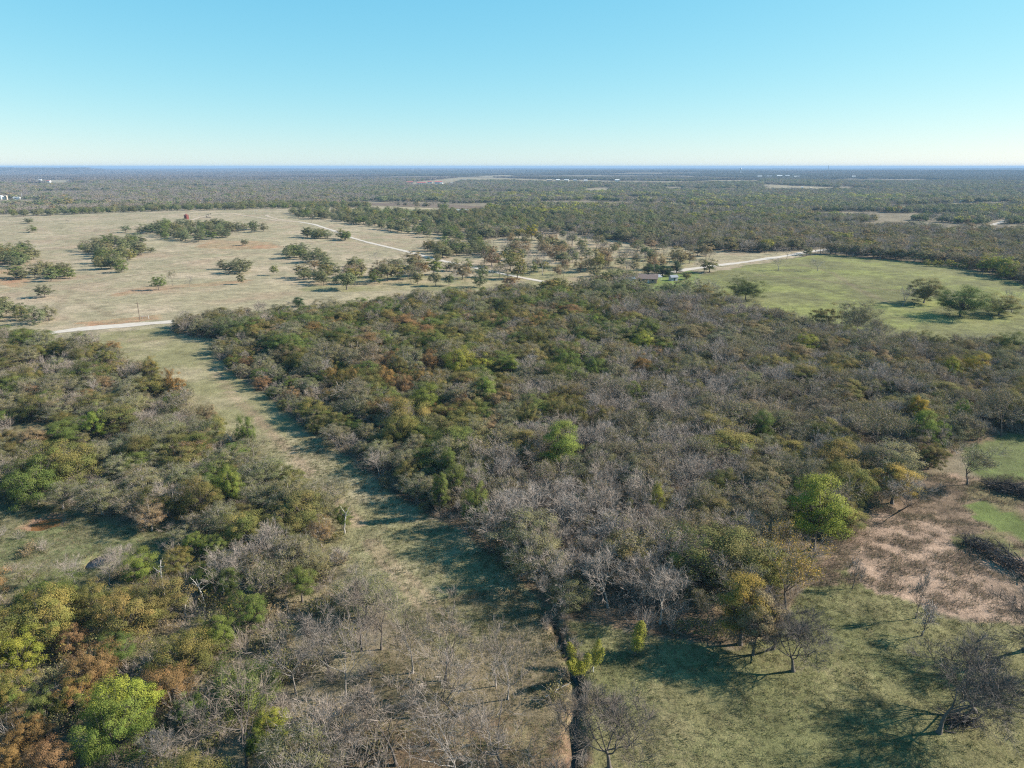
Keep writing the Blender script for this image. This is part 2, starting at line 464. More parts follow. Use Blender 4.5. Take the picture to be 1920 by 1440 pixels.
def bare_tree(seed, H=10.0, Wd=8.0, lod=0, upright=0.5, lean=0.0, leaves=0, fork=0.30, rad=0.015, twigs=7):
    r = np.random.default_rng(seed)
    trunk, crown = Geo(), Geo()
    d0 = np.array([[lean, r.uniform(-0.1, 0.1), 1.0]]); d0 /= np.linalg.norm(d0)
    P, R = grow(r, np.zeros((1, 3)), d0, np.array([H * fork]), np.array([H * rad]), 5, 0.07, 0.02)
    R[:, 0] *= 1.5
    lim = [(P, R)]
    p, d, L, rr = split(r, P, R, 6, 0.62, (0.45, 0.95), (1.25, 1.6), 0.66)
    P1, R1 = grow(r, p, d, L, rr, 5, 0.16, 0.10 * upright * 2); lim.append((P1, R1))
    p, d, L, rr = split(r, P1, R1, 5, 0.3, (0.4, 0.9), (0.5, 0.8), 0.62)
    P2, R2 = grow(r, p, d, L, rr, 4, 0.2, 0.08 * upright * 2)
    c3 = 5 if lod == 0 else 4
    p, d, L, rr = split(r, P2, R2, c3, 0.2, (0.35, 0.9), (0.45, 0.75), 0.6)
    P3, R3 = grow(r, p, d, L, np.maximum(rr, 0.016), 3, 0.22, 0.05)
    allp = np.concatenate([P3[:, -1], P2[:, -1], P1[:, -1]])
    sx = Wd * 0.5 / np.percentile(np.abs(allp[:, :2]), 97); sz = H / np.percentile(allp[:, 2], 99.5)
    S = np.array([sx, sx, sz])
    P, P1, P2, P3 = P * np.array([1, 1, sz]), P1 * S, P2 * S, P3 * S
    # keep limbs attached to the (unscaled in x,y) trunk
    P[:, :, :2] *= sx
    trunk.tubes(P, R, 7); trunk.tubes(P1, R1, 5); trunk.tubes(P2, R2, 4 if lod == 0 else 3)
    crown.tubes(P3, R3, 3)
    nt = {0: twigs, 1: 4, 2: 2}[lod]
    wt = {0: 0.027, 1: 0.042, 2: 0.10}[lod]
    p, d, L, rr = split(r, P3, R3, nt, 0.05, (0.3, 0.95), (0.45, 0.95), 0.5)
    L = np.maximum(L, 0.35)
    d[:, 2] += 0.15
    crown.ribbons(p, d * L[:, None], wt * r.uniform(0.6, 1.3, len(p)), r)
    tips = p + d * L[:, None]
    if lod == 0:
        d2 = d + r.normal(size=d.shape) * 0.5; d2 /= np.linalg.norm(d2, axis=1, keepdims=True)
        crown.ribbons(p + d * (L * 0.5)[:, None], d2 * (L * 0.7)[:, None], wt * 0.8 * r.uniform(0.6, 1.2, len(p)), r)
    nq = sum(len(q) for q in crown.Q)
    if leaves:
        C = tips[r.integers(0, len(tips), leaves)] + r.normal(size=(leaves, 3)) * 0.22
        crown.leaves(C, rand_dirs(r, leaves) + np.array([0, 0, 0.5]), r.uniform(0.10, 0.21, leaves) * (1, 2.0, 4.0)[lod], r)
    V, Q = crown.get()
    mi = np.zeros(len(Q), int); mi[nq:] = 1
    mix = np.repeat(r.random(len(V) // 1 // 4 + 1), 4)[:len(V)]
    return dict(trunk=trunk.get(), crown=(V, Q), cmats=[M_TWIG, M_LEAF], cmi=mi, mix=mix)


def leafy_tree(seed, H=9.0, Wd=9.0, lod=0, base=0.22, clusters=70, cr=0.13, density=1.0, size=0.27, cone=0.0, lean=0.0, ragged=0.24, twiggy=0):
    r = np.random.default_rng(seed)
    trunk, crown = Geo(), Geo()
    cz0 = H * base; hz = (H - cz0)
    cent = np.array([lean * H * 0.5, 0, cz0 + hz * 0.46])
    n = clusters
    D = rand_dirs(r, n * 3)
    D = D[D[:, 2] > -0.8][:n]; n = len(D)
    lobe = 1 + ragged * np.sin(D[:, 0] * 3.1 + seed) * np.cos(D[:, 1] * 2.7 + seed * 1.7) + r.uniform(-ragged, ragged, n)
    rad = np.where(r.random(n) < 0.78, r.uniform(0.72, 0.94, n), r.uniform(0.25, 0.7, n)) * lobe
    C = cent + D * rad[:, None] * np.array([Wd * 0.5, Wd * 0.5, hz * 0.54])
    if cone:
        f = 1 - cone * np.clip((C[:, 2] - cz0) / hz, 0, 1)
        C[:, :2] *= f[:, None]
    k = 5
    P, R = grow(r, np.zeros((1, 3)), np.array([[lean, 0, 1.0]]), np.array([cz0 + hz * 0.25]), np.array([H * 0.024]), 5, 0.05, 0.02)
    R[:, 0] *= 1.45
    trunk.tubes(P, R, 7)
    t = r.uniform(0.55, 1.0, n)[:, None]
    S0 = P[0, 2] * (1 - t) + P[0, -1] * t
    u = np.linspace(0, 1, k)[None, :, None]
    mid = (S0 * 0.45 + C * 0.55); mid[:, 2] -= 0.05 * H; mid += r.normal(size=mid.shape) * 0.04 * H
    curve = (1 - u) ** 2 * S0[:, None] + 2 * u * (1 - u) * mid[:, None] + u ** 2 * C[:, None]
    use = slice(None) if lod == 0 else slice(0, n // 2 if lod == 1 else 6)
    rr = (H * 0.0075 * r.uniform(0.5, 1.3, n))[:, None] * np.linspace(1.0, 0.3, k)[None, :]
    trunk.tubes(curve[use], rr[use], 4 if lod == 0 else 3)
    Rc = cr * Wd * r.uniform(0.7, 1.35, n)
    per = int({0: 260, 1: 46, 2: 8}[lod] * density)
    ls = size * {0: 0.50, 1: 1.35, 2: 3.3}[lod]
    pid = np.repeat(np.arange(n), per); m = len(pid)
    dd = rand_dirs(r, m); dd[:, 2] = np.where(dd[:, 2] < -0.35, -dd[:, 2], dd[:, 2])
    q = r.random(m) ** 0.45
    pos = C[pid] + dd * (Rc[pid] * q)[:, None] * np.array([1.1, 1.1, 0.85])
    out = (pos - cent) / np.array([Wd * 0.5, Wd * 0.5, hz * 0.5]); out /= np.linalg.norm(out, axis=1, keepdims=True) + 1e-9
    nrm = dd * 0.55 + out * 0.75 + np.array([0, 0, 0.2]) + r.normal(size=(m, 3)) * 0.38
    nq = 0
    if twiggy:
        w = C[r.integers(0, n, twiggy)]
        dv = rand_dirs(r, twiggy); dv[:, 2] = np.abs(dv[:, 2]) * 0.8
        crown.ribbons(w, dv * (Rc.mean() * r.uniform(0.6, 1.5, twiggy))[:, None], (0.022, 0.04, 0.09)[lod] * r.uniform(0.6, 1.3, twiggy), r)
        nq = twiggy
    crown.leaves(pos, nrm, ls * r.uniform(0.65, 1.35, m), r)
    V, Q = crown.get()
    mi = np.ones(len(Q), int); mi[:nq] = 0
    cm = r.uniform(0.0, 0.75, n) + 0.25 * (C[:, 2] - cent[2]) / (hz * 0.5)
    mix = np.concatenate([np.full(nq * 4, 0.3), np.repeat(np.clip(cm[pid], 0, 1), 4)])
    return dict(trunk=trunk.get(), crown=(V, Q), cmats=[M_BARKPALE, M_LEAF], cmi=mi, mix=mix)


PROTO = bpy.data.collections.new("tree_prototypes")       # not linked to the scene: only the sources of copies
KIT = {}


def register(key, t, bark=M_BARK):
    tv, tq = t["trunk"]
    cv, cq = t["crown"]
    tr = quad_mesh(key + "_trunk", tv, tq, [bark], smooth=True) if len(tq) else None
    cr = quad_mesh(key + "_crown", cv, cq, t["cmats"], t["cmi"], t["mix"])
    V = np.concatenate([tv, cv]); Q = np.concatenate([tq, cq + len(tv)])
    mi = np.concatenate([np.zeros(len(tq), int), t["cmi"] + 1])
    mix = np.concatenate([np.zeros(len(tv)), t["mix"]])
    jm = quad_mesh(key + "_whole", V, Q, [bark] + t["cmats"], mi, mix)
    o = bpy.data.objects.new("p%03d_%s" % (len(KIT), key), jm)
    KIT[key] = dict(trunk=tr, crown=cr, whole=o, h=float(np.percentile(V[:, 2], 99.7)), w=2 * float(np.percentile(np.abs(cv[:, :2]), 96)))


def scatter(name, keys, P, idx, S, rot, T1, T2, label, category=None):
    """one object: many small copies of the given plants, standing at P"""
    used = sorted(set(int(i) for i in idx))
    remap = {u: j for j, u in enumerate(used)}
    coll = bpy.data.collections.new(name + "_sources")
    for j, u in enumerate(used):
        src = KIT[keys[u]]["whole"]
        c = bpy.data.objects.new("s%03d" % j, src.data); coll.objects.link(c)
    me = bpy.data.meshes.new(name)
    n = len(P)
    me.vertices.add(n); me.vertices.foreach_set("co", np.asarray(P, np.float32).ravel())
    def att(nm, ty, field, arr):
        a = me.attributes.new(nm, ty, 'POINT'); a.data.foreach_set(field, arr)
    att("which", 'INT', "value", np.array([remap[int(i)] for i in idx], np.int32))
    att("turn", 'FLOAT_VECTOR', "vector", np.stack([np.zeros(n), np.zeros(n), rot], 1).astype(np.float32).ravel())
    att("size", 'FLOAT_VECTOR', "vector", np.asarray(S, np.float32).ravel())
    att("tint", 'FLOAT_VECTOR', "vector", np.asarray(T1, np.float32).ravel())
    att("tint_b", 'FLOAT_VECTOR', "vector", np.asarray(T2, np.float32).ravel())
    ng = bpy.data.node_groups.new(name + "_scatter", 'GeometryNodeTree')
    ng.interface.new_socket("Geometry", in_out='INPUT', socket_type='NodeSocketGeometry')
    ng.interface.new_socket("Geometry", in_out='OUTPUT', socket_type='NodeSocketGeometry')
    N, L = ng.nodes.new, ng.links.new
    gi, go = N("NodeGroupInput"), N("NodeGroupOutput")
    ci = N("GeometryNodeCollectionInfo"); ci.inputs["Collection"].default_value = coll
    ci.inputs["Separate Children"].default_value = True; ci.inputs["Reset Children"].default_value = True
    ip = N("GeometryNodeInstanceOnPoints"); ip.inputs["Pick Instance"].default_value = True
    def named(nm, ty):
        a = N("GeometryNodeInputNamedAttribute"); a.data_type = ty; a.inputs["Name"].default_value = nm; return a
    wi, tu, si = named("which", 'INT'), named("turn", 'FLOAT_VECTOR'), named("size", 'FLOAT_VECTOR')
    e2r = N("FunctionNodeEulerToRotation")
    L(gi.outputs[0], ip.inputs["Points"]); L(ci.outputs[0], ip.inputs["Instance"])
    L(wi.outputs[0], ip.inputs["Instance Index"]); L(tu.outputs[0], e2r.inputs[0]); L(e2r.outputs[0], ip.inputs["Rotation"]); L(si.outputs[0], ip.inputs["Scale"])
    L(ip.outputs[0], go.inputs[0])
    o = bpy.data.objects.new(name, me); COL.objects.link(o)
    mod = o.modifiers.new("scatter", 'NODES'); mod.node_group = ng
    o["kind"] = "stuff"; o["label"] = label
    if category:
        o["category"] = category
    return o


# ---- the plants
for i in range(6):                       # round oaks in leaf
    register("oak%d" % i, leafy_tree(20 + i, 9.0, (8.6, 10.0, 7.4, 9.4, 8.0, 10.6)[i], 0, base=(0.06, 0.08, 0.10, 0.06, 0.20, 0.02)[i], clusters=(100, 112, 86, 104, 92, 116)[i], cr=0.105, size=0.28))
for i in range(4):                       # thin, greyish oaks with twigs showing
    register("thin%d" % i, leafy_tree(40 + i, 8.5, (8.5, 7.6, 9.4, 8.0)[i], 0, base=0.2, clusters=90, cr=0.10, density=0.7, size=0.24, twiggy=1800, ragged=0.2), M_BARKPALE)
for i in range(3):                       # tall narrow crowns
    register("tall%d" % i, leafy_tree(60 + i, 11.0, (6.2, 5.4, 7.0)[i], 0, base=0.16, clusters=84, cr=0.13, size=0.24, ragged=0.24, cone=0.25))
for i in range(2):
    register("cedar%d" % i, leafy_tree(70 + i, 8.0, 5.6, 0, base=0.03, clusters=80, cr=0.13, size=0.2, ragged=0.1, cone=0.55))
for i in range(6):
    register("bare%d" % i, bare_tree(80 + i, 10.0, (8.0, 6.6, 9.4, 7.2, 8.6, 6.0)[i], 0, (0.5, 0.8, 0.3, 0.6, 0.5, 0.9)[i], (0, 0.1, -0.15, 0.05, 0, 0)[i]), M_BARKPALE if i % 2 else M_BARK)
for i in range(3):                       # nearly bare, the last leaves still on
    register("half%d" % i, bare_tree(90 + i, 9.5, (8.2, 7.2, 9.0)[i], 0, 0.5, 0.0, leaves=3000), M_BARK)
register("lean0", bare_tree(97, 10.0, 8.6, 0, 0.3, 0.55, leaves=260, fork=0.36), M_BARK)
register("sapling0", bare_tree(98, 7.0, 2.2, 1, 1.0, 0.05, fork=0.62, rad=0.010), M_BARK)
for i in range(6):                       # open-branched bare trees of the low ground
    _t = bare_tree(230 + i, 10.0, (8.6, 7.0, 9.6, 7.8, 6.4, 8.8)[i], 0, (0.4, 0.9, 0.3, 0.6, 1.0, 0.45)[i], (0.1, -0.1, 0.25, 0, -0.2, 0.05)[i], leaves=(0, 0, 300, 0, 0, 120)[i], fork=(0.3, 0.42, 0.26, 0.36, 0.45, 0.3)[i], rad=(0.015, 0.012, 0.017, 0.013, 0.011, 0.016)[i], twigs=(5, 5, 6, 4, 6, 5)[i]); _t["cmats"] = [M_TWIGMID, M_LEAF]
    register("bareb%d" % i, _t, M_BARKPALE if i in (1, 3) else M_BARK)
for i in range(3):                       # big dark bare trees of the meadow
    _t = bare_tree((102, 103, 104)[i], 10.0, (10.5, 9.5, 8.5)[i], 0, (0.5, 0.5, 0.5)[i], (0.0, 0.4, 0.1)[i], leaves=120, fork=(0.26, 0.36, 0.3)[i], rad=0.021, twigs=18); _t["cmats"] = [M_TWIGDARK, M_LEAF]
    register("pecan%d" % i, _t, M_BARK)
for i in range(5):
    register("oakm%d" % i, leafy_tree(120 + i, 9.0, (8.6, 10.0, 7.4, 9.4, 8.0)[i], 1, base=(0.04, 0.06, 0.05, 0.16, 0.16)[i], clusters=64, cr=0.12, size=0.28))
for i in range(4):
    register("barem%d" % i, bare_tree(130 + i, 9.5, (8.2, 7.2, 9.0, 7.8)[i], 1, 0.6, 0.0), M_BARKPALE)
for i in range(2):
    register("halfm%d" % i, bare_tree(140 + i, 9.5, (8.2, 8.8)[i], 1, 0.6, 0.0, leaves=700), M_BARK)
for i in range(4):
    register("oakf%d" % i, leafy_tree(150 + i, 9.0, (9.0, 10.5, 8.4, 9.6)[i], 2, base=0.08, clusters=46, cr=0.14, size=0.34))
for i in range(3):
    register("baref%d" % i, bare_tree(160 + i, 9.0, (9.0, 8.0, 9.6)[i], 2, 0.6, 0.0, leaves=60), M_BARKPALE)


def clump(seed, size=70.0, n=70):
    """a stretch of far canopy: crowns side by side"""
    r = np.random.default_rng(seed)
    g, tg = Geo(), Geo()
    cx, cyy = r.uniform(-size / 2, size / 2, n), r.uniform(-size / 2, size / 2, n)
    hh = r.uniform(6, 12, n); ww = r.uniform(3.5, 6.5, n)
    per = 14
    pid = np.repeat(np.arange(n), per); m = len(pid)
    d = rand_dirs(r, m); d[:, 2] = np.abs(d[:, 2])
    C = np.stack([cx[pid], cyy[pid], hh[pid] * 0.5], 1) + d * np.stack([ww[pid], ww[pid], hh[pid] * 0.5], 1)
    g.leaves(C, d + r.normal(size=(m, 3)) * 0.3, r.uniform(2.2, 4.2, m), r)
    V, Q = g.get()
    P = np.stack([np.stack([cx, cyy, np.full(n, -1.0)], 1), np.stack([cx, cyy, hh * 0.6], 1)], 1)
    tg.tubes(P, np.full((n, 2), 0.3), 3)
    return dict(trunk=tg.get(), crown=(V, Q), cmats=[M_TWIG, M_LEAF], cmi=np.ones(len(Q), int), mix=np.repeat(np.repeat(r.random(n), per), 4))


for i in range(3):
    register("clump%d" % i, clump(170 + i))


def bush(seed, H=1.6, Wd=2.0, leaves=0, stems=14, tw=150, w=0.02, size=0.14):
    r = np.random.default_rng(seed)
    g, c = Geo(), Geo()
    d = rand_dirs(r, stems); d[:, 2] = np.abs(d[:, 2]) + 0.8; d /= np.linalg.norm(d, axis=1, keepdims=True)
    b = r.normal(size=(stems, 3)) * 0.12 * Wd; b[:, 2] = -0.05
    P, R = grow(r, b, d, np.full(stems, H) * r.uniform(0.6, 1.05, stems), np.full(stems, 0.016), 3, 0.2, 0.03)
    g.tubes(P, R, 3)
    p, dd, L, rr = split(r, P, R, max(2, tw // stems), 0.2, (0.25, 0.8), (0.35, 0.7), 0.5)
    c.ribbons(p, dd * L[:, None], w * r.uniform(0.6, 1.3, len(p)), r)
    nq = len(p)
    if leaves:
        C = (p + dd * L[:, None])[r.integers(0, len(p), leaves)] + r.normal(size=(leaves, 3)) * 0.12
        c.leaves(C, rand_dirs(r, leaves) + np.array([0, 0, 0.6]), size * r.uniform(0.7, 1.4, leaves), r)
    V, Q = c.get()
    mi = np.zeros(len(Q), int); mi[nq:] = 1
    return dict(trunk=g.get(), crown=(V, Q), cmats=[M_TWIG, M_LEAF], cmi=mi, mix=np.repeat(r.random(len(Q)), 4))


for i in range(3):
    register("brush%d" % i, bush(200 + i, (1.6, 2.2, 2.8)[i], 2.0, 0, 16, 260, 0.022), M_BARKPALE)
for i in range(3):
    register("shrub%d" % i, bush(210 + i, (1.8, 2.4, 3.2)[i], 2.2, 420, 16, 160, 0.02, 0.2))


def tuft(seed, n=16, H=0.34, spread=0.22, w=0.035):
    r = np.random.default_rng(seed)
    g = Geo()
    A = r.normal(size=(n, 3)) * spread; A[:, 2] = -0.03
    D = r.normal(size=(n, 3)) * 0.45; D[:, 2] = 1.0
    g.ribbons(A, D * (H * r.uniform(0.5, 1.2, n))[:, None], w * r.uniform(0.7, 1.4, n), r)
    V, Q = g.get()
    return dict(trunk=(np.zeros((0, 3)), np.zeros((0, 4), int)), crown=(V, Q), cmats=[M_LEAF, M_LEAF], cmi=np.zeros(len(Q), int), mix=np.repeat(r.random(n), 4))


for i in range(3):
    register("tuft%d" % i, tuft(220 + i, (18, 24, 14)[i], (0.28, 0.2, 0.5)[i]))

# ------------------------------------------------------------------ the ground sheet
def axis(fine0, fine1, step, mid0, mid1, mstep, lo, hi, growth):
    a = list(np.arange(fine0, fine1 + 1e-6, step))
    v = a[-1]
    while v < mid1: v += mstep; a.append(v)
    s = mstep
    while v < hi: s *= growth; v += s; a.append(v)
    b = []; v = fine0
    while v > mid0: v -= mstep; b.append(v)
    s = mstep
    while v > lo: s *= growth; v -= s; b.append(v)
    return np.array(b[::-1] + a)


gx = axis(-80, 90, 0.8, -300, 300, 2.0, -30000, 30000, 1.055)
gy = axis(52, 135, 0.8, 40, 520, 2.0, -4000, 30000, 1.05)
X, Y = np.meshgrid(gx, gy)
Z = height(X, Y)
nx, ny = len(gx), len(gy)
V = np.stack([X.ravel(), Y.ravel(), Z.ravel()], 1)
ii = (np.arange(ny - 1)[:, None] * nx + np.arange(nx - 1)[None, :]).ravel()
Q = np.stack([ii, ii + 1, ii + nx + 1, ii + nx], 1)
ground_me = quad_mesh("ground", V, Q, [M_GROUND], smooth=True)

fx, fy = X.ravel(), Y.ravel()
fd = np.hypot(fx, fy)
amp = 1.2 + 4.0 * sstep(150, 500, fd) + 10 * sstep(500, 2500, fd)
wx = fx + (fbm(fx, fy, 9, 0) - 0.5) * 2 * amp + (fbm(fx, fy, 60, 2) - 0.5) * 4 * sstep(300, 900, fd)
wy = fy + (fbm(fx, fy, 9, 4) - 0.5) * 2 * amp
n = len(fx)
CA = np.tile([0.20, 0.165, 0.11], (n, 1)); CB = np.tile([0.26, 0.215, 0.145], (n, 1))


def paint(mask, a, b):
    CA[mask] = a; CB[mask] = b


paint(inside(TANFIELD, wx, wy), (0.42, 0.34, 0.235), (0.31, 0.27, 0.17))
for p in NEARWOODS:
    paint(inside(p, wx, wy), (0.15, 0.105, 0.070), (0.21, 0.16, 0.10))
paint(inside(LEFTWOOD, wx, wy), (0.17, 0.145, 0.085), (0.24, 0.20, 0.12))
paint(inside(SAVANNA_GREEN, wx, wy), (0.36, 0.29, 0.175), (0.25, 0.235, 0.12))
paint(inside(RFIELD, wx, wy), (0.24, 0.25, 0.085), (0.170, 0.165, 0.075))
paint(inside(YARD, wx, wy), (0.18, 0.225, 0.068), (0.17, 0.20, 0.07))
paint(inside(PASTURE2, wx, wy), (0.27, 0.27, 0.14), (0.24, 0.25, 0.13))
for p in TANFAR:
    paint(inside(p, wx, wy), (0.34, 0.29, 0.19), (0.30, 0.25, 0.16))
paint(inside(YARD2, wx, wy), (0.30, 0.28, 0.16), (0.27, 0.26, 0.14))
paint(inside(DARKPLOUGH, wx, wy), (0.16, 0.115, 0.085), (0.21, 0.16, 0.12))
paint(inside(STRIP, wx, wy), (0.36, 0.305, 0.19), (0.245, 0.225, 0.115))
paint(inside(STRIPLOW, wx, wy), (0.26, 0.205, 0.125), (0.185, 0.15, 0.09))
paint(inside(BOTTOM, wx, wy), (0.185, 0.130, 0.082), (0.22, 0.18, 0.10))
paint(inside(CLEARING, wx, wy), (0.23, 0.205, 0.115), (0.15, 0.165, 0.07))
for p in GAPS_LEFT:
    paint(inside(p, wx, wy), (0.27, 0.235, 0.14), (0.23, 0.21, 0.11))
paint(inside(MEADOW, wx, wy), (0.225, 0.205, 0.098), (0.170, 0.168, 0.074))
for p in REDSCARS:
    paint(inside(p, wx, wy), (0.40, 0.22, 0.13), (0.33, 0.25, 0.15))
sn = inside(SANDY, wx, wy)
blot = fbm(fx * 0.7, fy, 2.4, 1, 2)
paint(sn, (0.39, 0.275, 0.200), (0.20, 0.145, 0.10))
bl = sn & (blot > 0.60)
CA[bl] = (0.30, 0.21, 0.15); CB[bl] = (0.19, 0.145, 0.095)
gl = sn & (fbm(fx, fy, 14, 6) > 0.66) & (blot < 0.6)
CA[gl] = (0.15, 0.155, 0.065); CB[gl] = (0.20, 0.165, 0.09)
paint(inside(GREENPATCH, wx, wy), (0.145, 0.205, 0.05), (0.135, 0.165, 0.055))
paint(inside(GREENBACK, wx, wy), (0.155, 0.195, 0.06), (0.14, 0.155, 0.065))
# wide soft drifts of colour in the pastures
gr = sstep(0.45, 0.75, fbm(fx, fy, 70, 5))[:, None]
tf = inside(TANFIELD, wx, wy)
CA[tf] = CA[tf] * (1 - 0.45 * gr[tf]) + np.array([0.34, 0.30, 0.175]) * 0.45 * gr[tf]
br = sstep(0.5, 0.8, fbm(fx + 500, fy, 45, 3))[:, None]
br = sstep(0.42, 0.72, fbm(fx + 500, fy, 45, 3))[:, None]
CA[tf] = CA[tf] * (1 - 0.7 * br[tf]) + np.array([0.33, 0.245, 0.165]) * 0.7 * br[tf]
rf = inside(RFIELD, wx, wy)
CA[rf] = CA[rf] * (1 - 0.5 * br[rf]) + np.array([0.225, 0.19, 0.115]) * 0.5 * br[rf]
md = inside(MEADOW, wx, wy)
br2 = sstep(0.45, 0.75, fbm(fx, fy, 12, 2))[:, None]
CA[md] = CA[md] * (1 - 0.6 * br2[md]) + np.array([0.245, 0.205, 0.115]) * 0.6 * br2[md]
st = inside(STRIP, wx, wy)
CA[st] = CA[st] * (1 - 0.6 * br2[st]) + np.array([0.18, 0.18, 0.078]) * 0.6 * br2[st]
for rl in RUTS:
    d = line_dist(rl, fx, fy) + (vnoise(fx, fy, 2.5, 1) - 0.5) * 0.9
    k = (sstep(1.0, 0.2, d) * (vnoise(fx, fy, 7, 2) > 0.25))[:, None]
    CA[:] = CA * (1 - 0.85 * k) + np.array([0.40, 0.30, 0.20]) * 0.85 * k
    CB[:] = CB * (1 - 0.7 * k) + np.array([0.27, 0.20, 0.13]) * 0.7 * k
TRAILS = [W([(140, 562), (165, 575), (195, 588), (215, 596)]), W([(90, 600), (140, 540), (230, 520), (340, 505), (470, 500)]), W([(330, 480), (420, 470), (520, 470), (640, 480)]), W([(1420, 520), (1520, 530), (1640, 548), (1760, 560)]), W([(1500, 500), (1560, 520), (1600, 545), (1660, 570)]), W([(200, 420), (330, 425), (470, 452)])]
for k_, tl in enumerate(TRAILS):
    d = line_dist(tl, fx, fy) + (vnoise(fx, fy, 6, 1) - 0.5) * 2.0
    k = (sstep(2.6, 0.8, d) * 0.45)[:, None]
    CA[:] = CA * (1 - k) + np.array([0.23, 0.175, 0.115]) * k
    CB[:] = CB * (1 - k) + np.array([0.23, 0.175, 0.115]) * k
dd = line_dist(DITCH, fx, fy)
paint((dd < 2.0) & (vnoise(fx, fy, 2.0, 1) > 0.35), (0.26, 0.17, 0.11), (0.22, 0.18, 0.10))
paint(dd < 0.6, (0.15, 0.10, 0.07), (0.12, 0.09, 0.06))
for (cx, cyy, rx, ry) in ((POND_C[0], POND_C[1], 3.0, 3.0), (POND2_C[0], POND2_C[1], 1.6, 2.2)):
    e = np.hypot((fx - cx) / rx, (fy - cyy) / ry) + (vnoise(fx, fy, 4, 1) - 0.5) * 0.35
    paint(e < (1.35 if rx > 2 else 0.85), (0.30, 0.18, 0.115), (0.24, 0.17, 0.11))
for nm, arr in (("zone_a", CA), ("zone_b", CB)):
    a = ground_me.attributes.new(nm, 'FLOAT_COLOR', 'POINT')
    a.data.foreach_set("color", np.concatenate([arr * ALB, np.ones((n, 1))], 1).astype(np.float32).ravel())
ground = bpy.data.objects.new("ground", ground_me)
ground["kind"] = "structure"; ground["label"] = "rolling pasture and woodland ground with tan, green and sandy patches"
COL.objects.link(ground)


def tag(o, label=None, category=None, group=None, kind=None):
    if label: o["label"] = label
    if category: o["category"] = category
    if group: o["group"] = group
    if kind: o["kind"] = kind
    return o


# ------------------------------------------------------------------ water in the ponds and the ditch
def water_mat(name, c, rough):
    m, nt, b = new_mat(name)
    b.inputs["Base Color"].default_value = (*c, 1); b.inputs["Roughness"].default_value = rough; b.inputs["Specular IOR Level"].default_value = 0.5 if rough > 0.11 or rough < 0.08 else 0.12
    nz = nt.nodes.new("ShaderNodeTexNoise"); nz.inputs["Scale"].default_value = 3.0
    bp = nt.nodes.new("ShaderNodeBump"); bp.inputs["Strength"].default_value = 0.15; bp.inputs["Distance"].default_value = 0.05
    nt.links.new(nz.outputs["Fac"], bp.inputs["Height"]); nt.links.new(bp.outputs[0], b.inputs["Normal"])
    return m


def disc(name, c, rx, ry, z, mat):
    k = 28
    a = np.arange(k) * 2 * math.pi / k
    me = bpy.data.meshes.new(name)
    vs = [(0, 0, 0)] + [(rx * math.cos(t) * (1 + 0.08 * math.sin(3 * t)), ry * math.sin(t) * (1 + 0.06 * math.cos(2 * t)), 0) for t in a]
    me.from_pydata(vs, [], [(0, 1 + i, 1 + (i + 1) % k) for i in range(k)])
    me.materials.append(mat)
    o = bpy.data.objects.new(name, me); o.location = (c[0], c[1], z); COL.objects.link(o)
    return o


M_MUD = water_mat("muddy_red_water", (0.15, 0.075, 0.03), 0.18)
M_BLUEWATER = water_mat("dark_still_water", (0.012, 0.014, 0.018), 0.10)
M_DITCHWATER = water_mat("dark_ditch_water", (0.02, 0.017, 0.012), 0.10)
tag(disc("pond_water", POND_C, 3.0, 3.0, float(height(*POND_C)) + 0.45, M_MUD), "red brown muddy stock pond in the clearing", kind="structure")
tag(disc("pool_water", POND2_C, 1.6, 2.2, float(height(*POND2_C)) + 0.45, M_BLUEWATER), "dark pool reflecting sky beneath grey brush", kind="structure")


def resample(line, step):
    a = np.array(line, float)
    seg = np.hypot(*np.diff(a, axis=0).T); s = np.concatenate([[0], np.cumsum(seg)])
    t = np.arange(0, s[-1], step)
    x, y = np.interp(t, s, a[:, 0]), np.interp(t, s, a[:, 1])
    for _ in range(3):
        x[1:-1] = (x[:-2] + 2 * x[1:-1] + x[2:]) / 4; y[1:-1] = (y[:-2] + 2 * y[1:-1] + y[2:]) / 4
    return np.stack([x, y], 1)


def ribbon(name, line, width, mat, lift, step=2.0, cross=5, wob=0.45, flat=None):
    c = resample(line, step)
    T = np.gradient(c, axis=0); T /= np.linalg.norm(T, axis=1, keepdims=True) + 1e-9
    Nn = np.stack([-T[:, 1], T[:, 0]], 1)
    k = len(c)
    u = np.linspace(-0.5, 0.5, cross)
    w = width * (1 + wob * (fbm(c[:, 0], c[:, 1], 9, 1) - 0.5) * 2)
    P = c[:, None, :] + Nn[:, None, :] * (u[None, :] * w[:, None])[..., None]
    z = height(P[..., 0], P[..., 1]) + lift if flat is None else np.repeat((height(c[:, 0], c[:, 1]) + flat)[:, None], cross, 1)
    if flat is None:
        z = z + 0.06 * (1 - (2 * u[None, :]) ** 2)
    Vv = np.concatenate([P, z[..., None]], -1).reshape(-1, 3)
    i = (np.arange(k - 1)[:, None] * cross + np.arange(cross - 1)[None, :]).ravel()
    me = quad_mesh(name, Vv, np.stack([i, i + 1, i + cross + 1, i + cross], 1), [mat], smooth=True)
    o = bpy.data.objects.new(name, me); COL.objects.link(o)
    return o


